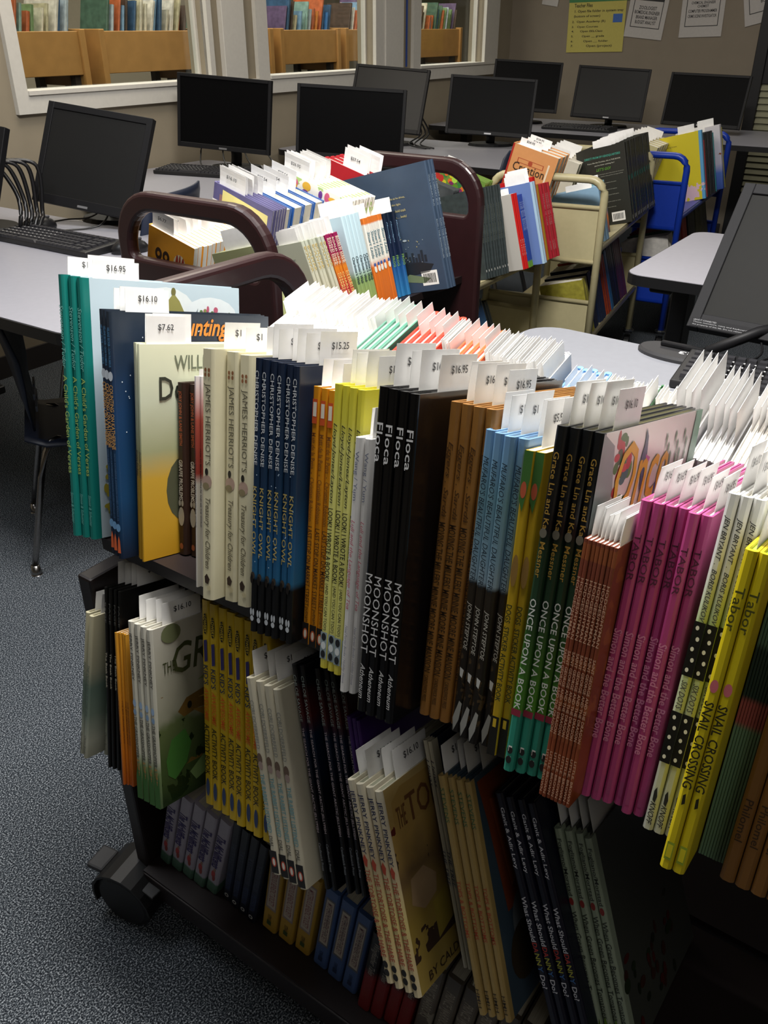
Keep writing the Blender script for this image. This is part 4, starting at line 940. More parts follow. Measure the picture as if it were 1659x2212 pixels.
far_row(6, .746, .79, .20, .13, '#D9D7D0', 'grey-white hardback at the right edge', .04, hard=True)

# ================================================================== near cart, middle shelf
row(MC1, ZM, dict(n=4, x=(.004, .050), y=(-.072, -.045), h=.209, w=.19, lean=-1.0, t=.0075, mat=art([(0, '#8E8F7E'), (.12, '#A3A596'), (.3, '#6F7F72'), (.5, '#61756A'), (.62, '#9A9A84'), (1, '#C2BC9E')], wob=.06), look='weathered pale green hardback', place=MIDP, yoffs=[0, -.012, .004, 0],
    spine=[('title_lettering', 'THE OLD BOAT BY THE SEA', .07, .075, .5, '#5A6A60', IT), ('publisher_lettering', 'Clarion Books', .175, .028, .4, '#5A5A4E', IT)], slip=('$16.10', .012, .055, .028)))
row(MC1, ZM, dict(n=3, x=(.056, .076), y=(-.030, -.024), h=.285, w=.19, lean=-7.4, mat=mat('#BFA868', .5), look='cream hardback behind the black ones', place=MIDP, spine=[('title_lettering', 'SEE NO', .05, .03, .5, '#2A2418', BO)], slip=(None, .03, .05, .02)))
row(MC1, ZM, dict(n=4, x=(.055, .082), y=(-.066, -.060), h=.253, w=.20, lean=-6.5, t=.0046, mat=mat('#0D0D0D', .35), pages='#B9B5A6', look='black hardback with small white title', place=MIDP,
    spine=[('author_lettering', 'PAGE', .02, .028, .5, '#6A6A66', {}), ('title_lettering', 'The Beak Book', .088, .05, .55, '#BDB7A4', {})], slip=('$16.10', .016, .06, .034), slipstep=.004))
row(MC1, ZM, dict(n=4, x=(.098, .113), y=(-.076, -.070), h=.208, w=.18, lean=-9.6, hard=False, mat=art([(0, '#9A4A14'), (.2, '#B8681A'), (.6, '#BE7E22'), (1, '#C28A2A')]), look='thin amber paperback', place=MIDP, spine=[('title_lettering', 'THE BIG ORANGE SPLOT', .09, .06, .5, '#5A2F10', {})], slip=('$9.32', .05, .06, .034)))
def sheet(root, t, wd, h, m): link_mesh('front_cover_sheet', boxm((t + .00002, .003, .0002), (t + .00014, wd, h - .0002)), m, root)
GRASSF = art([(0, '#22301A'), (.2, '#3A4C28'), (.42, '#55613C'), (.5, '#8E8E7C'), (1, '#B4B0A4')], wob=.25, blobs=('#6A5426', 22, .56, .18, .62), blobs2=('#16260F', 34, .57, .0, .45))
TORTF = art([(0, '#9A8444'), (.3, '#8A7434'), (.55, '#6A5436'), (.75, '#A8884A'), (1, '#B49A62')], wob=.25, blobs=('#3A2A20', 16, .52, .15, .8), blobs2=('#5A221C', 20, .6, .45, .85))
def d_grass(root, t, wd, h, i, n):
    spine_art(root, t, h, [('e', .5, .106, t * .3, .005, '#8FA8C4'), ('e', .5, .118, t * .3, .004, '#7A94B0'), ('p', [(0, h), (0, h - .03), (.3, h - .045), (.6, h - .03), (1, h - .05), (1, h)], '#2F5A22')])
    if i == n - 1:
        sheet(root, t, wd, h, GRASSF)
        front_art(root, t, [('p', [(.035, .118), (.05, .132), (.08, .136), (.13, .125), (.17, .10), (.12, .105), (.07, .112), (.045, .108)], '#6A5022'), ('p', [(.06, .113), (.12, .103), (.165, .085), (.18, .06), (.13, .085), (.08, .098)], '#8A6A30'), ('p', [(.07, .126), (.11, .128), (.15, .116), (.11, .118)], '#A88A48'), ('e', .055, .121, .004, .005, '#1A1A12'),
            ('p', [(.012, .06), (.022, .085), (.045, .092), (.055, .07), (.045, .045), (.025, .03), (.014, .04)], '#3A6A2C'), ('p', [(.05, .03), (.075, .045), (.10, .04), (.08, .02), (.06, .015)], '#6F8A54'), ('e', .11, .056, .010, .013, '#24365A'), ('e', .135, .05, .009, .012, '#22304E'), ('e', .10, .074, .006, .006, '#B8832A'), ('e', .085, .062, .004, .004, '#A83A2A'),
            ('e', .03, h - .012, .016, .012, '#6A7050'), ('p', [(.07, .150), (.085, .155), (.10, .146), (.088, .148)], '#7A8A5A')])
row(MC1, ZM, dict(n=4, x=(.132, .173), y=(-.080, -.076), h=.236, w=.235, lean=-10.6, mat=art([(0, '#46583A'), (.2, '#65774E'), (.26, '#A9A99A'), (1, '#B9B6AA')], wob=.08), look='pale hardback with a green leafy base', place=MIDP,
    spine=[('author_lettering', 'JERRY PINKNEY', .014, .062, .5, '#4A4640', {}), ('title_lettering', 'THE GRASSHOPPER', .124, .056, .46, '#3A3A30', {}), ('title_lettering', '& THE ANTS', .182, .03, .42, '#A8763A', {})],
    front=[('title_lettering', 'GRASS', .030, .168, .14, .040, '#3A4022', dict(shear=.2)), ('subtitle_lettering', 'THE', .014, .175, .02, .014, '#3A4022', {})], slip=('$16.10', .014, .064, .032), slipstep=.004, deco=d_grass))
def d_act(root, t, wd, h, i, n):
    spine_art(root, t, h, [('e', .5, .030, t * .26, .0135, '#15150E'), ('p', [(.3, .052), (.7, .050), (.75, .078), (.35, .080)], '#2E2A6A'), ('e', .5, .250, t * .24, .0125, '#2F3F66')])
row(MC1, ZM, dict(n=8, x=(.198, .312), y=(-.027, -.029), h=.275, w=.20, lean=-8.6, hard=False, mat=mat('#C7A71C', .38), look='thick yellow activity book', place=MIDP, t=.0132,
    spine=[('author_lettering', 'LOWERY', .0195, .022, .3, '#D2B42A', BO), ('title_lettering', "KID'S", .084, .026, .48, '#22304A', BO), ('title_lettering', 'AWESOME', .114, .045, .42, '#D05A1A', IT), ('title_lettering', 'ACTIVITY BOOK', .163, .070, .5, '#1C1A12', BO), ('publisher_lettering', 'WORKMAN', .240, .022, .24, '#8FA6C8', BO)], deco=d_act))
def d_rab(root, t, wd, h, i, n):
    spine_art(root, t, h, [('e', .5, .096, t * .36, .007, '#6A5648'), ('e', .5, .104, t * .34, .005, '#A08C84'), ('p', [(0, .208), (1, .208), (1, .236), (0, .236)], '#15120F'), ('e', .5, .222, t * .33, .006, '#B8442A'), ('e', .5, .222, t * .18, .0045, '#DAD4CA')])
row(MC1, ZM, dict(n=4, x=(.346, .396), y=(-.061, -.060), h=.238, w=.235, lean=-18.5, t=.0108, pages='#B9B5A8', mat=mat('#C7C1AC', .45), look='cream hardback with a child and rabbit', place=MIDP,
    spine=[('author_lettering', 'CORI DOERRFELD', .026, .058, .42, '#8A8C86', {}), ('title_lettering', 'THE RABBIT LISTENED', .114, .072, .5, '#6FA2A8', BO), ('publisher_lettering', 'DIAL', .190, .014, .4, '#4A4A44', {})], slip=('$16.10', .012, .064, .034), slipstep=.006, deco=d_rab))
row(MC1, ZM, dict(n=7, x=(.405, .458), y=(-.038, -.012), h=.269, w=.22, lean=-19.6, t=.0066, mat=art([(0, '#08090C'), (.45, '#0A0D16'), (.7, '#10203A'), (.78, '#4A1618'), (.88, '#3A1416'), (.92, '#14141A'), (1, '#121216')]), look='black, red and navy sea hardback', place=MIDP,
    yoffs=[0, 0, .02, 0, 0, 0, 0],
    spine=[('author_lettering', 'CHLOE SAVAGE', .012, .055, .5, '#8E9A96', {}), ('title_lettering', 'THE SEARCH FOR THE GIANT ARCTIC JELLYFISH', .074, .125, .5, '#C8B8C0', {}), ('publisher_lettering', 'Candlewick Press', .212, .034, .4, '#9A9EA6', {})]))
row(MC1, ZM, dict(n=3, x=(.462, .480), y=(-.02, -.02), h=.225, w=.19, lean=-19.6, t=.0048, mat=mat('#4A2478', .4), look='purple hardback partly hidden', place='between navy and cream books'))
def d_tort(root, t, wd, h, i, n):
    spine_art(root, t, h, [('p', [(.2, .083), (.5, .078), (.85, .084), (.6, .092), (.3, .09)], '#A8402A'), ('e', .5, .196, t * .34, .004, '#15120F'), ('e', .5, .205, t * .34, .004, '#15120F')])
    if i == n - 1:
        sheet(root, t, wd, h, TORTF)
        front_art(root, t, [('p', [(.01, .165), (.03, .16), (.05, .168), (.10, .165), (.2, .175), (.2, .21), (.10, .208), (.03, .21), (.012, .20)], '#A8884A'), ('p', [(.02, .115), (.045, .118), (.065, .10), (.06, .082), (.035, .076), (.015, .09)], '#8A7254'), ('p', [(.05, .075), (.11, .085), (.14, .07), (.13, .03), (.09, .045), (.05, .035)], '#8C7A30')])
row(MC1, ZM, dict(n=4, x=(.533, .574), y=(-.099, -.094), h=.217, w=.215, lean=-23.2, t=.0090, pages='#B9CFC2', mat=art([(0, '#C9BC9A'), (.2, '#C2AE7C'), (.35, '#C8B878'), (.6, '#B9A888'), (1, '#CFC8B2')], wob=.1), look='cream hardback with navy author and red title', place=MIDP,
    spine=[('author_lettering', 'JERRY PINKNEY', .010, .068, .58, '#22284A', BO), ('title_lettering', 'THE TORTOISE & THE HARE', .094, .094, .58, '#A8442E', {})],
    front=[('title_lettering', 'TORTOISE', .034, .168, .15, .030, '#6A4426', {}), ('subtitle_lettering', 'THE', .016, .170, .016, .022, '#6A4426', {}), ('subtitle_lettering', 'BY CALDECOTT', .02, .006, .11, .010, '#3A2A1C', {})], slip=('$16.10', .012, .064, .030), slipstep=.006, deco=d_tort))
row(MC1, ZM, dict(n=2, x=(.584, .5935), y=(-.025, -.024), h=.252, w=.19, lean=-22.6, t=.0042, hard=True, mat=art([(0, '#C2BCA6'), (.06, '#C2BCA6'), (.07, '#15203A'), (1, '#1A2540')], axis=1, hard=True, wob=0), look='navy hardback with a cream spine', place=MIDP, spine=[('author_lettering', 'Llenas', .02, .03, .6, '#3A3A44', IT), ('title_lettering', 'THE TREE', .12, .04, .6, '#2A3A5A', IT)]))
row(MC1, ZM, dict(n=4, x=(.597, .610), y=(-.02, -.02), h=.22, w=.19, lean=-22.6, t=.0029, hard=False, mat=mat('#36546E', .4), look='very thin slate blue paperback', place=MIDP))
def d_tops(root, t, wd, h, i, n):
    if i == n - 1: front_art(root, t, [('p', [(.012, .245), (.02, .20), (.03, .10), (.05, .10), (.2, .13), (.2, .24)], '#7A3A1E'), ('p', [(.03, .22), (.06, .21), (.07, .13), (.045, .12)], '#A0522A'), ('e', .055, .08, .02, .03, '#6A7074'), ('e', .05, .05, .03, .03, '#3A3020')])
row(MC1, ZM, dict(n=4, x=(.625, .657), y=(-.066, -.057), h=.250, w=.21, lean=-22.4, t=.0071, mat=art([(0, '#A38A54'), (.035, '#A38A54'), (.04, '#3A4A56'), (1, '#44525E')], axis=1, hard=True, wob=0), look='tan-spined hardback with green author line', place=MIDP,
    spine=[('author_lettering', 'STEVENS', .012, .036, .5, '#4A6A44', {}), ('title_lettering', 'TOPS & BOTTOMS', .108, .060, .5, '#A8482A', {}), ('publisher_lettering', 'HMH', .222, .02, .4, '#3A2F20', {})], slip=('$15.25', .012, .06, .03), slipstep=.006, deco=d_tops))
row(MC1, ZM, dict(n=4, x=(.700, .740), y=(-.046, -.037), h=.257, w=.22, lean=-27, t=.0088, mat=mat('#0D0F22', .35), look='midnight navy hardback with white lettering', place=MIDP,
    spine=[('author_lettering', 'Ganit & Adir Levy', .014, .062, .46, '#DDDDE6', {}), ('title_lettering', 'What Should', .104, .046, .46, '#D0D0D8', BO), ('title_lettering', 'DA', .151, .010, .46, '#B83A30', BO), ('title_lettering', 'NN', .162, .012, .46, '#A8A83A', BO), ('title_lettering', 'Y', .175, .006, .46, '#3A6AA8', BO), ('title_lettering', 'Do?', .184, .014, .46, '#D0D0D8', BO)]))
def d_fog(root, t, wd, h, i, n):
    spine_art(root, t, h, [('e', .5, .074, t * .3, .004, '#8A2A26'), ('p', [(0, h), (0, h - .02), (.4, h - .035), (.7, h - .022), (1, h - .03), (1, h)], '#5A7A1E')])
    if i == n - 1: front_art(root, t, flowers(34, .01, .15, .01, .09, ['#22301A', '#3A2018', '#1C2418', '#4A1A18'], 12, .008))
row(MC1, ZM, dict(n=4, x=(.733, .771), y=(-.017, -.003), h=.224, w=.21, lean=-25, t=.0078, mat=art([(0, '#8E9A86'), (.05, '#8E9A86'), (.055, '#3E413C'), (1, '#4A4E48')], axis=1, hard=True, wob=0), look='grey-green hardback with red berries', place=MIDP, yoffs=[0, 0, 0, -.006],
    spine=[('author_lettering', 'Fogliano/Morstad', .010, .058, .55, '#2A2F28', {}), ('title_lettering', 'When Green Becomes Tomatoes', .084, .108, .55, '#2A2F28', {})], slip=(None, .012, .06, .036), deco=d_fog))

# ================================================================== near cart, bottom shelf (upright, spines out)
def bot(n, x0, x1, y, h, m, look, spine, deco=None, lean=0, t=None, wd=.14, **kw):
    row(MC1, ZB, dict(dict(n=n, x=(x0, x1), y=y, h=h, w=wd, lean=lean, mat=m, look=look, place=BOTP, spine=spine, deco=deco, t=t, name='chapter_book', pages='#C9C2AE'), **kw), tilt=0)
def d_mcn(root, t, wd, h, i, n): spine_art(root, t, h, [('e', .45, .148, t * .18, .010, '#A83A3A'), ('e', .5, .136, t * .1, .005, '#8A6A5A'), ('e', .55, .158, t * .14, .008, '#8A3A34')])
bot(5, .006, .131, (.019, .023), .20, art([(0, '#3F5E4E'), (.13, '#4A6A58'), (.15, '#9A94A0'), (1, '#A39CA8')], wob=.02), 'lilac-grey chapter book with a red dog', [('title_lettering', 'The McNifficents', .04, .09, .62, '#2A1C5A', dict(bold=.03))], d_mcn, 16.5, .0215)
def d_mon(root, t, wd, h, i, n): spine_art(root, t, h, [('e', .5, .192, t * .24, .0045, '#B8B8B4'), ('e', .5, .192, t * .14, .0025, '#1A1A22')])
bot(4, .138, .212, (.028, .022), .205, art([(0, '#0C0E16'), (.3, '#161E34'), (.6, '#101626'), (1, '#0A0A0C')]), 'dark blue-black chapter book', [('title_lettering', 'THE MONSTER IN THE HOLLOWS', .05, .07, .45, '#4A5064', {}), ('author_lettering', 'PETERSON', .13, .045, .45, '#3A4668', {})], d_mon, 13.2, .0160)
def d_yb(root, t, wd, h, i, n, c='#8A7A74', g='#3A4A24'): spine_art(root, t, h, [('p', [(.18, .02), (.82, .02), (.86, .135), (.14, .135)], c), ('p', [(.25, .024), (.75, .024), (.78, .130), (.22, .130)], '#B0A494'), ('p', [(.35, .165), (.65, .165), (.65, .176), (.35, .176)], g)])
bot(3, .220, .313, (.027, .028), .19, mat('#A8842C', .5), 'ochre yellow mystery chapter book', [('title_lettering', 'MYSTERIOUS BENEDICT SOCIETY', .03, .095, .3, '#7A2A34', {}), ('publisher_lettering', 'STEWART', .15, .02, .2, '#4A3A1C', {})], d_yb, 10.4, .0262)
bot(3, .318, .401, (.029, .022), .19, mat('#3E5684', .5), 'slate blue mystery chapter book', [('title_lettering', 'MYSTERIOUS BENEDICT SOCIETY', .03, .095, .3, '#5A2A34', {}), ('subtitle_lettering', 'AND THE PERILOUS JOURNEY', .04, .07, .12, '#3A3A44', {}), ('publisher_lettering', 'STEWART', .15, .02, .2, '#1C2A4A', {})], lambda *a: d_yb(*a, c='#5A5A60', g='#22304E'), 9.9, .0235)
bot(4, .407, .487, (.014, .020), .185, art([(0, '#6E1414'), (.45, '#7A1A18'), (.55, '#1C1210'), (1, '#14100E')], wob=.08), 'red and black fantasy chapter book', [('title_lettering', 'Wingfeather Tales', .02, .075, .5, '#9A948A', IT), ('author_lettering', 'PETERSON', .12, .03, .25, '#8A3A34', {})], None, 9.0, .0185)
bot(6, .492, .64, (.016, .020), .19, art([(0, '#3A3028'), (.4, '#5A5044'), (.7, '#6A6054'), (1, '#4A4238')], wob=.1, blobs=('#8A8274', 30, .58, 0, 1)), 'grey-brown warrior chapter book', [('title_lettering', 'PRINCE WARRIORS', .03, .085, .45, '#A09888', {})], None, 8.0, .0225)
bot(3, .66, .74, (.016, .020), .19, mat('#141416', .5), 'black chapter book', [], None, 3, .024)

# ================================================================== second maroon cart
C2N = 'near side of second maroon cart'; C2F = 'far side of second maroon cart'
def c2n(**k): row(C2, .72, dict(dict(place=C2N, jit=.002, slip=(None, .012, .058, .034, -1)), **k))
def c2f(**k): row(C2, .72, dict(dict(place=C2F, jit=.002, y=(-.01, -.01), flip=True), **k), mirror_W=.40)
c2n(n=3, x=(.028, .062), y=(-.005, -.002), h=.205, w=.145, lean=-2, mat=art([(0, '#9AA06A'), (1, '#B9BE8E')]), pages='#EDEBDC', look='pale olive hardback with blue spine ends', spine=[('spine_band', 'III', .004, .02, .9, '#3F7E96', BO)], back=[('blurb_lettering', 'a story of roots and seasons', .02, .18, .10, .006, '#4A4E34', {})], slip=(None, .02, .09, .04, -1))
c2n(n=6, x=(.232, .289), y=(.066, .051), h=.188, w=.10, lean=-7.6, mat=art([(0, '#B8B494'), (.3, '#C2BCA4'), (1, '#B5B9A8')]), look='pale grey hardback with tan spine lettering', spine=[('title_lettering', 'BOLIVAR', .012, .055, .6, '#B8A060', BO)], back=[('blurb_lettering', 'Meet Bolivar.', .02, .15, .05, .006, '#5A6468', {})])
c2n(n=5, x=(.297, .340), y=(.055, .054), h=.188, w=.11, lean=-7.0, hard=False, mat=art([(0, '#A8284A'), (.35, '#B83A3A'), (.6, '#D07A20'), (.8, '#8E1F4E'), (1, '#8E1F4E')], wob=.03), look='crimson and orange paperback', spine=[('author_lettering', 'ROALD DAHL', .008, .06, .6, '#E8D8C0', BO), ('title_lettering', 'CHARLIE', .085, .05, .5, '#F0D080', {})])
c2n(n=5, x=(.345, .412), y=(.054, .053), h=.215, w=.12, lean=-1.5, hard=False, mat=art([(0, '#A89A70'), (.15, '#8A9A5A'), (.35, '#7E9A60'), (.45, '#B9CFD4'), (1, '#BBD3DC')]), look='pale blue paperback with a green base', spine=[('title_lettering', "Charlotte's Web", .09, .06, .6, '#2A3A40', IT)])
c2n(n=5, x=(.414, .508), y=(.053, .070), h=.199, w=.12, lean=.5, hard=False, t=.0165, mat=art([(0, '#C2601C'), (.45, '#CC6A22'), (.52, '#D8D4C8'), (.92, '#DCD8CE'), (.94, '#D0702A'), (1, '#D0702A')], wob=.06), look='white and orange paperback', spine=[('title_lettering', 'Stuart Little', .03, .06, .5, '#6A8A94', IT)], deco=lambda root, t, wd, h, i, n: spine_art(root, t, h, [('e', .5, .115, t * .3, .008, '#E0DCD0'), ('e', .5, .105, t * .25, .004, '#3A5A9A')]))
c2n(n=3, x=(.511, .547), y=(.070, .058), h=.197, w=.14, lean=1, mat=art([(0, '#2A6FA0'), (.35, '#1F4F86'), (.5, '#14203A'), (1, '#0F1A2A')]), look='dark navy book with a blue base', spine=[('title_lettering', 'Moonlight', .02, .05, .4, '#7A9AB4', IT), ('subtitle_lettering', 'FROG', .10, .025, .7, '#7AA04A', BO)])
def d_navy(root, t, wd, h, i, n):
    if i == 0:
        barcode(root, t, wd, wd - .068, .014, .046, .034)
        sh = [('p', [(.12, .06), (.14, .075), (.20, .07), (.235, .062), (.22, .045), (.15, .040)], '#1A2228'), ('p', [(.13, .03), (.2, .02), (.22, .03), (.16, .045)], '#6A7A5A')]
        for k in range(9): sh.append(('p', [(.14 + k * .009, .07), (.147 + k * .009, .07), (.147 + k * .009, .082 + (k * 7 % 5) * .004), (.14 + k * .009, .082 + (k * 7 % 5) * .004)], '#1C2630'))
        rnd = random.Random(4); sh += [('e', rnd.uniform(.12, .22), rnd.uniform(.07, .13), .0012, .0012, rnd.choice(['#B8A860', '#8A949A', '#7A868E'])) for _ in range(26)] + [('e', .165, .125, .006, .0025, '#9AA6AC')]
        back_art(root, t, wd, sh)
c2n(n=3, x=(.552, .584), y=(-.049, -.052), h=.290, w=.262, lean=0, pages='#D8C878', mat=mat('#36465A', .45, noise=.12, nscale=18), look='large slate navy hardback facing forward',
    spine=[('title_lettering', 'THE LIBRARY BUS', .03, .07, .4, '#8A98A4', {}), ('author_lettering', 'KUO / THE BOOKSELLER', .13, .09, .45, '#8A98A4', {})], deco=d_navy, slip=None,
    back=[('blurb_lettering', 'Jack scans the sidewalks as he drives,', .085, .220, .105, .006, '#B8AC74', {}), ('blurb_lettering', 'squinting in the dim light.', .10, .206, .075, .006, '#B8AC74', {}), ('blurb_lettering', 'He searches the household trash', .09, .192, .095, .006, '#B8AC74', {}), ('blurb_lettering', 'for hidden treasure . . . books!', .105, .178, .08, .006, '#B8AC74', {})])
row(C2, .40, dict(n=9, x=(.02, .13), y=(-.01, -.01), h=.26, w=.16, lean=-6, mat=mat('#8FAE4A', .45), look='lime green hardback', place='middle shelf of second maroon cart'))
row(C2, .40, dict(n=9, x=(.20, .40), y=(-.0, -.0), h=.24, w=.16, lean=-6, mat=mat('#3A2A30', .45), look='dark hardback', place='middle shelf of second maroon cart'))
def d_expl(root, t, wd, h, i, n):
    if i == n - 1:
        sh = []
        for k in range(12):
            a = k * math.pi / 6; sh.append(('p', [(.06, .12), (.06 + .2 * math.cos(a), .12 + .2 * math.sin(a)), (.06 + .2 * math.cos(a + .2), .12 + .2 * math.sin(a + .2))], '#D89A2A'))
        sh = [s for s in sh if 0]
        sh += [('e', .034, .158, .010, .013, '#3A2418'), ('e', .056, .158, .010, .013, '#3A2418'), ('e', .034, .158, .004, .005, '#D8922A'), ('e', .056, .158, .004, .005, '#D8922A'), ('p', [(.032, .145), (.060, .145), (.060, .128), (.032, .128)], '#3A2418'), ('p', [(.062, .140), (.072, .146), (.072, .126), (.062, .134)], '#3A2418'),
               ('e', .096, .155, .018, .024, '#E6D8B4'), ('e', .088, .155, .004, .022, '#A83A2A'), ('e', .096, .155, .003, .024, '#A83A2A'), ('e', .105, .155, .004, .021, '#A83A2A'), ('p', [(.09, .122), (.102, .122), (.101, .112), (.091, .112)], '#3A6A74')]
        front_art(root, t, sh)
c2f(n=14, x=(.010, .190), h=.208, w=.133, hard=False, pages='#F0EFEA', mat=mat('#F0A42A', .4), look='orange film explorer paperback', slip=('$6.77', .010, .062, .034, 1, .006), deco=d_expl, first_front=False,
    front=[('title_lettering', 'THE', .034, .090, .034, .018, '#3A8A86', BO), ('title_lettering', 'EXPLORERS', .022, .060, .10, .024, '#B83A22', BO)], pagecol=None)
def d_mir(root, t, wd, h, i, n):
    if i == n - 1: front_art(root, t, [('p', [(.02, h - .02), (.16, h - .02), (.165, h - .15), (.015, h - .15)], '#8E6A6A'), ('p', [(.028, h - .008), (.160, h - .016), (.160, h - .085), (.028, h - .070)], '#E6DA8C')])
c2f(n=5, x=(.192, .238), h=.272, w=.172, mat=mat('#5E5A86', .4, noise=.2, nscale=30), look='purple hardback with a yellow title label', slip=('$16.10', .012, .075, .040, 1, .006), deco=d_mir,
    front=[('title_lettering', 'THE', .085, .244, .018, .008, '#6A6A3A', {}), ('title_lettering', 'MIRACLE SEED', .036, .217, .115, .020, '#4A4A30', {})])
c2f(n=4, x=(.244, .395), h=.258, w=.155, t=.033, pages='#BDB8AA', mat=mat('#2F5FA6', .15, coat=.6), look='thick blue book in clear wrapping', slip=('$27.54', .012, .075, .045, 1, .006))
def d_flo(root, t, wd, h, i, n):
    if i == n - 1: front_art(root, t, flowers(60, .01, .20, .12, h - .01, ['#B83A3A', '#3A7A3A', '#D8A83A', '#6A3A8A', '#C85A7A', '#3A6A9A'], 21, .013) + [('p', [(.02, h - .03), (.032, h - .055), (.058, h - .06), (.035, h - .07), (.03, h - .095), (.018, h - .075), (.0, h - .07), (.014, h - .055)], '#E8D88A')])
c2f(n=8, x=(.404, .500), h=.276, w=.215, mat=art([(0, '#E2DED2'), (1, '#E6E2D8')], blobs=('#A8C47A', 30, .58, 0, 1)), look='white floral hardback', slip=('$26.95', .012, .075, .042, 1, .006), deco=d_flo)
c2f(n=4, x=(.575, .655), h=.282, w=.16, t=.016, mat=mat('#A81C26', .4), look='crimson red hardback', slip=('$27.54', .05, .075, .045, 1, .008), deco=lambda root, t, wd, h, i, n: front_art(root, t, [('p', [(.03, h - .05), (.13, h - .05), (.13, h - .2), (.03, h - .2)], '#7A2A1C'), ('e', .08, h - .09, .03, .025, '#A8702A')]) if i == n - 1 else None)

# ================================================================== first cream cart
CAN = 'front cream cart'; CAP = 'front cream cart'
row(CA, .58, dict(n=2, x=(-.30, -.26), y=(-.0, -.0), h=.265, w=.15, lean=-2, mat=art([(0, '#4A62B4'), (.7, '#4462BE'), (1, '#3F5FC0')], blobs=('#8A9A94', 12, .52, 0, 1)), look='bright blue hardback seen through the maroon handle', place=CAN, slip=(None, .012, .06, .03, -1)))
row(CA, .58, dict(n=9, x=(.0, .078), y=(-.002, -.045), h=.270, w=.17, lean=7.5, mat=mat('#323A3A', .4, noise=.3, nscale=60), look='charcoal hardback with a pale disc', place=CAN, spine=[('title_lettering', 'ANCIENT WORLDS', .05, .11, .4, '#7A8274', {})],
    deco=lambda root, t, wd, h, i, n: spine_art(root, t, h, [('e', .5, .245, t * .28, .004, '#D8D8D0')])))
row(CA, .58, dict(n=3, x=(.106, .126), y=(-.085, -.092), h=.232, w=.165, lean=-1, hard=False, mat=art([(0, '#C2201E'), (.03, '#C2201E'), (.035, '#B4B0A8'), (1, '#B8B4AC')], axis=1, hard=True, wob=0), look='white hardback with a scarlet spine', place=CAN, slip=(None, .03, .06, .018, -1), spine=[('title_lettering', 'KIDS', .14, .05, .5, '#E8C8C0', {})]))
row(CA, .58, dict(n=4, x=(.128, .160), y=(-.092, -.09), h=.224, w=.17, lean=-1, mat=art([(0, '#5E8A2A'), (.08, '#5E8A2A'), (.1, '#24408A'), (1, '#2F459A')], wob=0), look='royal blue hardback with green feet', place=CAN, spine=[('title_lettering', 'THE BIG BOOK', .02, .09, .5, '#A8B4D8', {})]))
row(CA, .58, dict(n=2, x=(.172, .196), y=(-.125, -.125), h=.252, w=.235, lean=-1, mat=art([(0, '#A9C4D8'), (.02, '#A9C4D8'), (.03, '#6A82B8'), (1, '#6E86BE')], axis=1, hard=True, wob=0), look='large periwinkle blue hardback facing forward', place=CAN, slip=(None, .02, .07, .03, -1)))
row(CA, .58, dict(n=1, x=(.24, .252), y=(-.108, -.108), h=.238, w=.20, lean=-1, mat=mat('#9A7420', .4), look='mustard gold hardback beside the red ones', place=CAN))
row(CA, .58, dict(n=4, x=(.262, .312), y=(-.112, -.118), h=.236, w=.18, lean=-1.5, mat=mat('#A82430', .4, noise=.15), look='dusky red hardback', place=CAN, spine=[('title_lettering', 'TREASURY OF TALES', .03, .10, .4, '#D8A8A0', {}), ('publisher_lettering', 'CLASSIC', .18, .03, .3, '#E0C0B8', {})], slip=(None, .06, .07, .03, -1)))
row(CA, .58, dict(n=2, x=(.214, .236), y=(-.108, -.108), h=.264, w=.25, lean=-1, mat=mat('#C01C1C', .3, coat=.3), look='glossy scarlet book lying behind the blue one', place=CAN, slip=(None, .02, .07, .03, -1)))
def d_col(root, t, wd, h, i, n):
    if i == n - 1: front_art(root, t, flowers(70, .006, wd - .006, h - .13, h - .006, ['#5A8A2A', '#B8322A', '#C8C02A', '#3A7A3A', '#7A2A5A', '#A8D04A', '#D86A2A'], 31, .013))
row(CA, .58, dict(n=4, x=(.21, .262), y=(-.01, -.01), h=.31, w=.19, mat=mat('#6A8A3A', .4), look='rainbow jungle picture book', place=CAP, flip=True, slip=('$16.95', .01, .06, .025, 1), deco=d_col), mirror_W=.38)
row(CA, .58, dict(n=3, x=(.04, .075), y=(-.01, -.01), h=.30, w=.17, mat=mat('#4A4E50', .4, noise=.4, nscale=30), look='grey storm picture book', place=CAP, flip=True, slip=(None, .01, .05, .02, 1), front=[('title_lettering', 'THE', .075, .262, .035, .018, '#A8A49A', {}), ('title_lettering', 'WORD', .055, .205, .11, .045, '#B0ACA0', BO)]), mirror_W=.38)
row(CA, .26, dict(n=5, x=(.02, .085), y=(-.03, -.03), h=.25, w=.17, lean=-10, mat=art([(0, '#4A5A64'), (.5, '#3A5A70'), (.8, '#1E3A5A'), (1, '#1C2E44')]), look='storm blue hardback', place='front cream cart lower shelf'))
row(CA, .26, dict(n=3, x=(.088, .128), y=(-.03, -.03), h=.235, w=.17, lean=-12, mat=art([(0, '#A8842A'), (.18, '#B08C2E'), (.2, '#14181A'), (1, '#181E20')], wob=0), look='black hardback with a mustard foot', place='front cream cart lower shelf'))

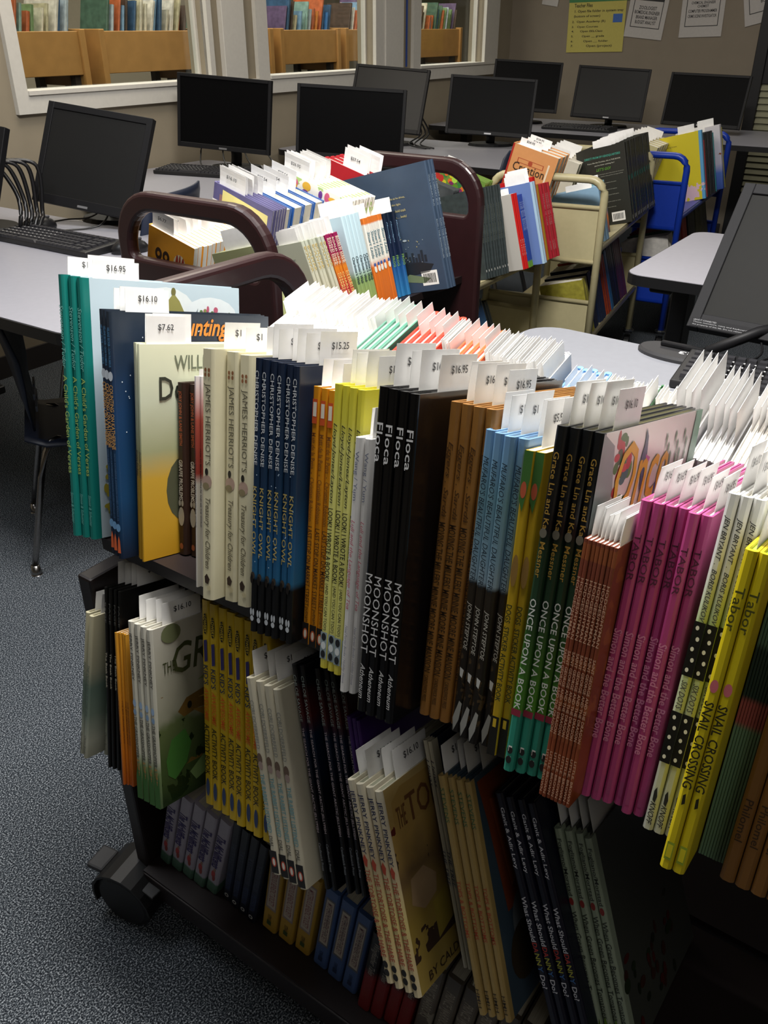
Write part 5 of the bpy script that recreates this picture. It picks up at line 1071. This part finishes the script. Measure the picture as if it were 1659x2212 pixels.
# ================================================================== second cream cart
CBN = 'second cream cart'
def d_dp(root, t, wd, h, i, n):
    spine_art(root, t, h, [('p', [(.3, .118), (.7, .118), (.7, .136), (.3, .136)], '#2F8A7E'), ('p', [(.2, .262), (.8, .262), (.8, .276), (.2, .276)], '#8A8A84')] + [('p', [(.25, z), (.75, z), (.75, z + .008), (.25, z + .008)], '#23443E') for z in (.19, .205, .22, .235)])
    if i == 0: barcode(root, t, wd, wd - .075, .012, .05, .034)
row(CB, .62, dict(n=15, x=(.455, .812), y=(-.022, -.038), h=.286, w=.185, lean=4, hard=False, gap=.97, mat=mat('#26261F', .4), pages='#4A4A46', look='black comic paperback', place=CBN, slip=(None, .05, .07, .028, -1), deco=d_dp,
    back=[('heading_lettering', 'DIRECT FROM DP HEADQUARTERS!', .03, .248, .135, .009, '#3FA08A', BO), ('blurb_lettering', 'If you like the Doobies, this is THE BOOK', .04, .232, .125, .006, '#B8B8A8', BO), ('blurb_lettering', "you've been waiting for!", .065, .221, .075, .006, '#B8B8A8', BO), ("blurb_lettering", "LET'S GO!", .07, .203, .055, .010, '#5A9A2A', dict(shear=.3)),
          ('blurb_lettering', 'Four new tales of danger and derring-do from deep below the city streets', .022, .188, .15, .004, '#9A9A8C', {}), ('blurb_lettering', 'and a cast of heroes, villains, sidekicks, robots and one very large sandwich', .028, .180, .14, .004, '#9A9A8C', {}),
          ('blurb_lettering', 'will leave you laughing and ready for the action', .05, .155, .09, .004, '#9A9A8C', {}), ('blurb_lettering', 'with more gadgets and more gizmos', .07, .130, .07, .004, '#9A9A8C', {}), ('blurb_lettering', 'a complete illustrated field guide', .07, .110, .075, .004, '#9A9A8C', {}), ('blurb_lettering', 'packed with secret codes to crack', .07, .085, .08, .004, '#9A9A8C', {}), ('blurb_lettering', 'and a map of every hideout', .07, .065, .06, .004, '#9A9A8C', {})]))
row(CB, .62, dict(n=2, x=(.28, .305), y=(.03, .03), h=.185, w=.10, lean=2, mat=art([(0, '#4A3A4A'), (.3, '#C2703A'), (.5, '#4A8FB4'), (.8, '#3A9A8A'), (1, '#8FB8C4')]), look='teal and orange picture book by the tube handle', place=CBN, slip=(None, .02, .07, .025, -1)))
row(CB, .62, dict(n=2, x=(.10, .16), y=(.0, .0), h=.185, w=.17, lean=0, t=.028, mat=mat('#8FB2CC', .4), look='pale blue box book near the tube handle', place=CBN, slip=(None, .03, .09, .02, -1)))
def d_cre(root, t, wd, h, i, n):
    if i == n - 1: front_art(root, t, [('p', [(.03, h - .038), (.125, h - .038), (.125, h - .054), (.03, h - .054)], '#A84A2E'), ('p', [(.033, h - .040), (.122, h - .040), (.122, h - .052), (.033, h - .052)], '#D2935C'), ('e', .077, h - .046, .008, .009, '#A84A2E'), ('p', [(.138, h - .03), (.144, h - .03), (.144, h - .13), (.138, h - .13)], '#E8D8BC'), ('p', [(0, h), (.006, h), (.006, 0), (0, 0)], '#A8281E')])
row(CB, .62, dict(n=3, x=(-.02, .12), y=(-.01, -.01), h=.325, w=.165, t=.044, mat=mat('#D2935C', .45), look='thick orange hardback with a red spine edge', place='far side of second cream cart', flip=True, slip=('$24.95', .02, .08, .024, 1), deco=d_cre,
    front=[('title_lettering', 'Creation', .020, .245, .115, .028, '#3A2A1C', {})]), mirror_W=.395)
row(CB, .62, dict(n=5, x=(.40, .62), y=(-.01, -.01), h=.25, w=.15, mat=mat('#C9C4B4', .45), look='pale hardback', place='far side of second cream cart', slip=(None, .02, .08, .03, 1)), mirror_W=.395)
CBL = 'second cream cart lower shelf'
for k, (x0, x1, n_, c_, lk) in enumerate([(.05, .11, 2, '#A8A040', 'olive yellow'), (.12, .17, 2, '#1C2440', 'navy'), (.20, .30, 5, '#22304E', 'dusky blue'), (.31, .38, 4, '#A8401E', 'rust orange'), (.385, .43, 2, '#2F6A9A', 'ocean blue'), (.435, .54, 5, '#14160F', 'black'), (.545, .66, 5, '#5A2434', 'plum and gold')]):
    row(CB, .30, dict(n=n_, x=(x0, x1), y=(.0, .0), h=.20 + .008 * k, w=.16, lean=-4, mat=mat(c_, .4, noise=.3, nscale=50), look='%s paperback' % lk, place=CBL, hard=False))

# ================================================================== blue cart
CCN = 'blue cart'
row(CC, .59, dict(n=2, x=(.44, .475), y=(-.02, -.02), h=.29, w=.24, lean=6, mat=art([(0, '#5AA0CC'), (.05, '#4A94C8'), (.055, '#D2C21E'), (1, '#D6C81E')], axis=1, hard=True, wob=0, blobs=('#D8B8C0', 14, .5, .0, .25)), look='bright yellow picture book with a blue spine', place=CCN, slip=(None, .03, .07, .035, -1), back=[('blurb_lettering', 'a story about being brave', .03, .24, .10, .008, '#8A7A20', {})]))
row(CC, .59, dict(n=1, x=(.48, .50), y=(-.02, -.02), h=.245, w=.2, lean=6, mat=mat('#A8323A', .4), look='red book between the yellow and charcoal ones', place=CCN))
row(CC, .59, dict(n=5, x=(.50, .635), y=(-.02, -.03), h=.27, w=.2, lean=6, mat=mat('#22242A', .4, noise=.2), look='charcoal hardback', place=CCN, slip=(None, .03, .07, .03, -1)))
row(CC, .59, dict(n=1, x=(.64, .66), y=(-.03, -.03), h=.26, w=.2, lean=6, mat=mat('#3A9AA0', .4), look='turquoise book between the charcoal and white ones', place=CCN))
row(CC, .59, dict(n=2, x=(.70, .74), y=(-.05, -.05), h=.285, w=.2, lean=6, mat=art([(0, '#2A4A9A'), (.25, '#4A6AB8'), (.4, '#B8B4C8'), (1, '#D2CED2')], blobs=('#3A7A8A', 14, .55, .1, .5), blobs2=('#8A4A2A', 22, .62, .4, .8)), look='white and blue painted picture book', place=CCN, slip=(None, .03, .07, .035, -1)))
row(CC, .59, dict(n=1, x=(.745, .765), y=(-.05, -.05), h=.27, w=.2, lean=6, mat=mat('#C8C02E', .4), look='lemon book at the far end', place=CCN))
row(CC, .59, dict(n=6, x=(.25, .55), y=(-.01, -.01), h=.275, w=.16, lean=0, mat=mat('#C8BE8A', .45), look='straw-coloured hardback', place='far side of blue cart', slip=(None, .02, .08, .03, 1)), mirror_W=.40)
CCL = 'blue cart lower shelf'
for k, (x0, x1, n_, c_, lk) in enumerate([(.05, .14, 3, '#D0CCC4', 'white'), (.15, .18, 1, '#2F5A3A', 'forest green'), (.19, .30, 4, '#7A1E24', 'wine red'), (.32, .42, 3, '#A82A30', 'cherry red'), (.45, .60, 5, '#2A3038', 'graphite'), (.62, .88, 9, '#4A4A34', 'olive grey')]):
    row(CC, .28, dict(n=n_, x=(x0, x1), y=(-.01, -.01), h=.22 + .006 * k, w=.2, lean=3, mat=mat(c_, .45, noise=.15), look='%s hardback' % lk, place=CCL))
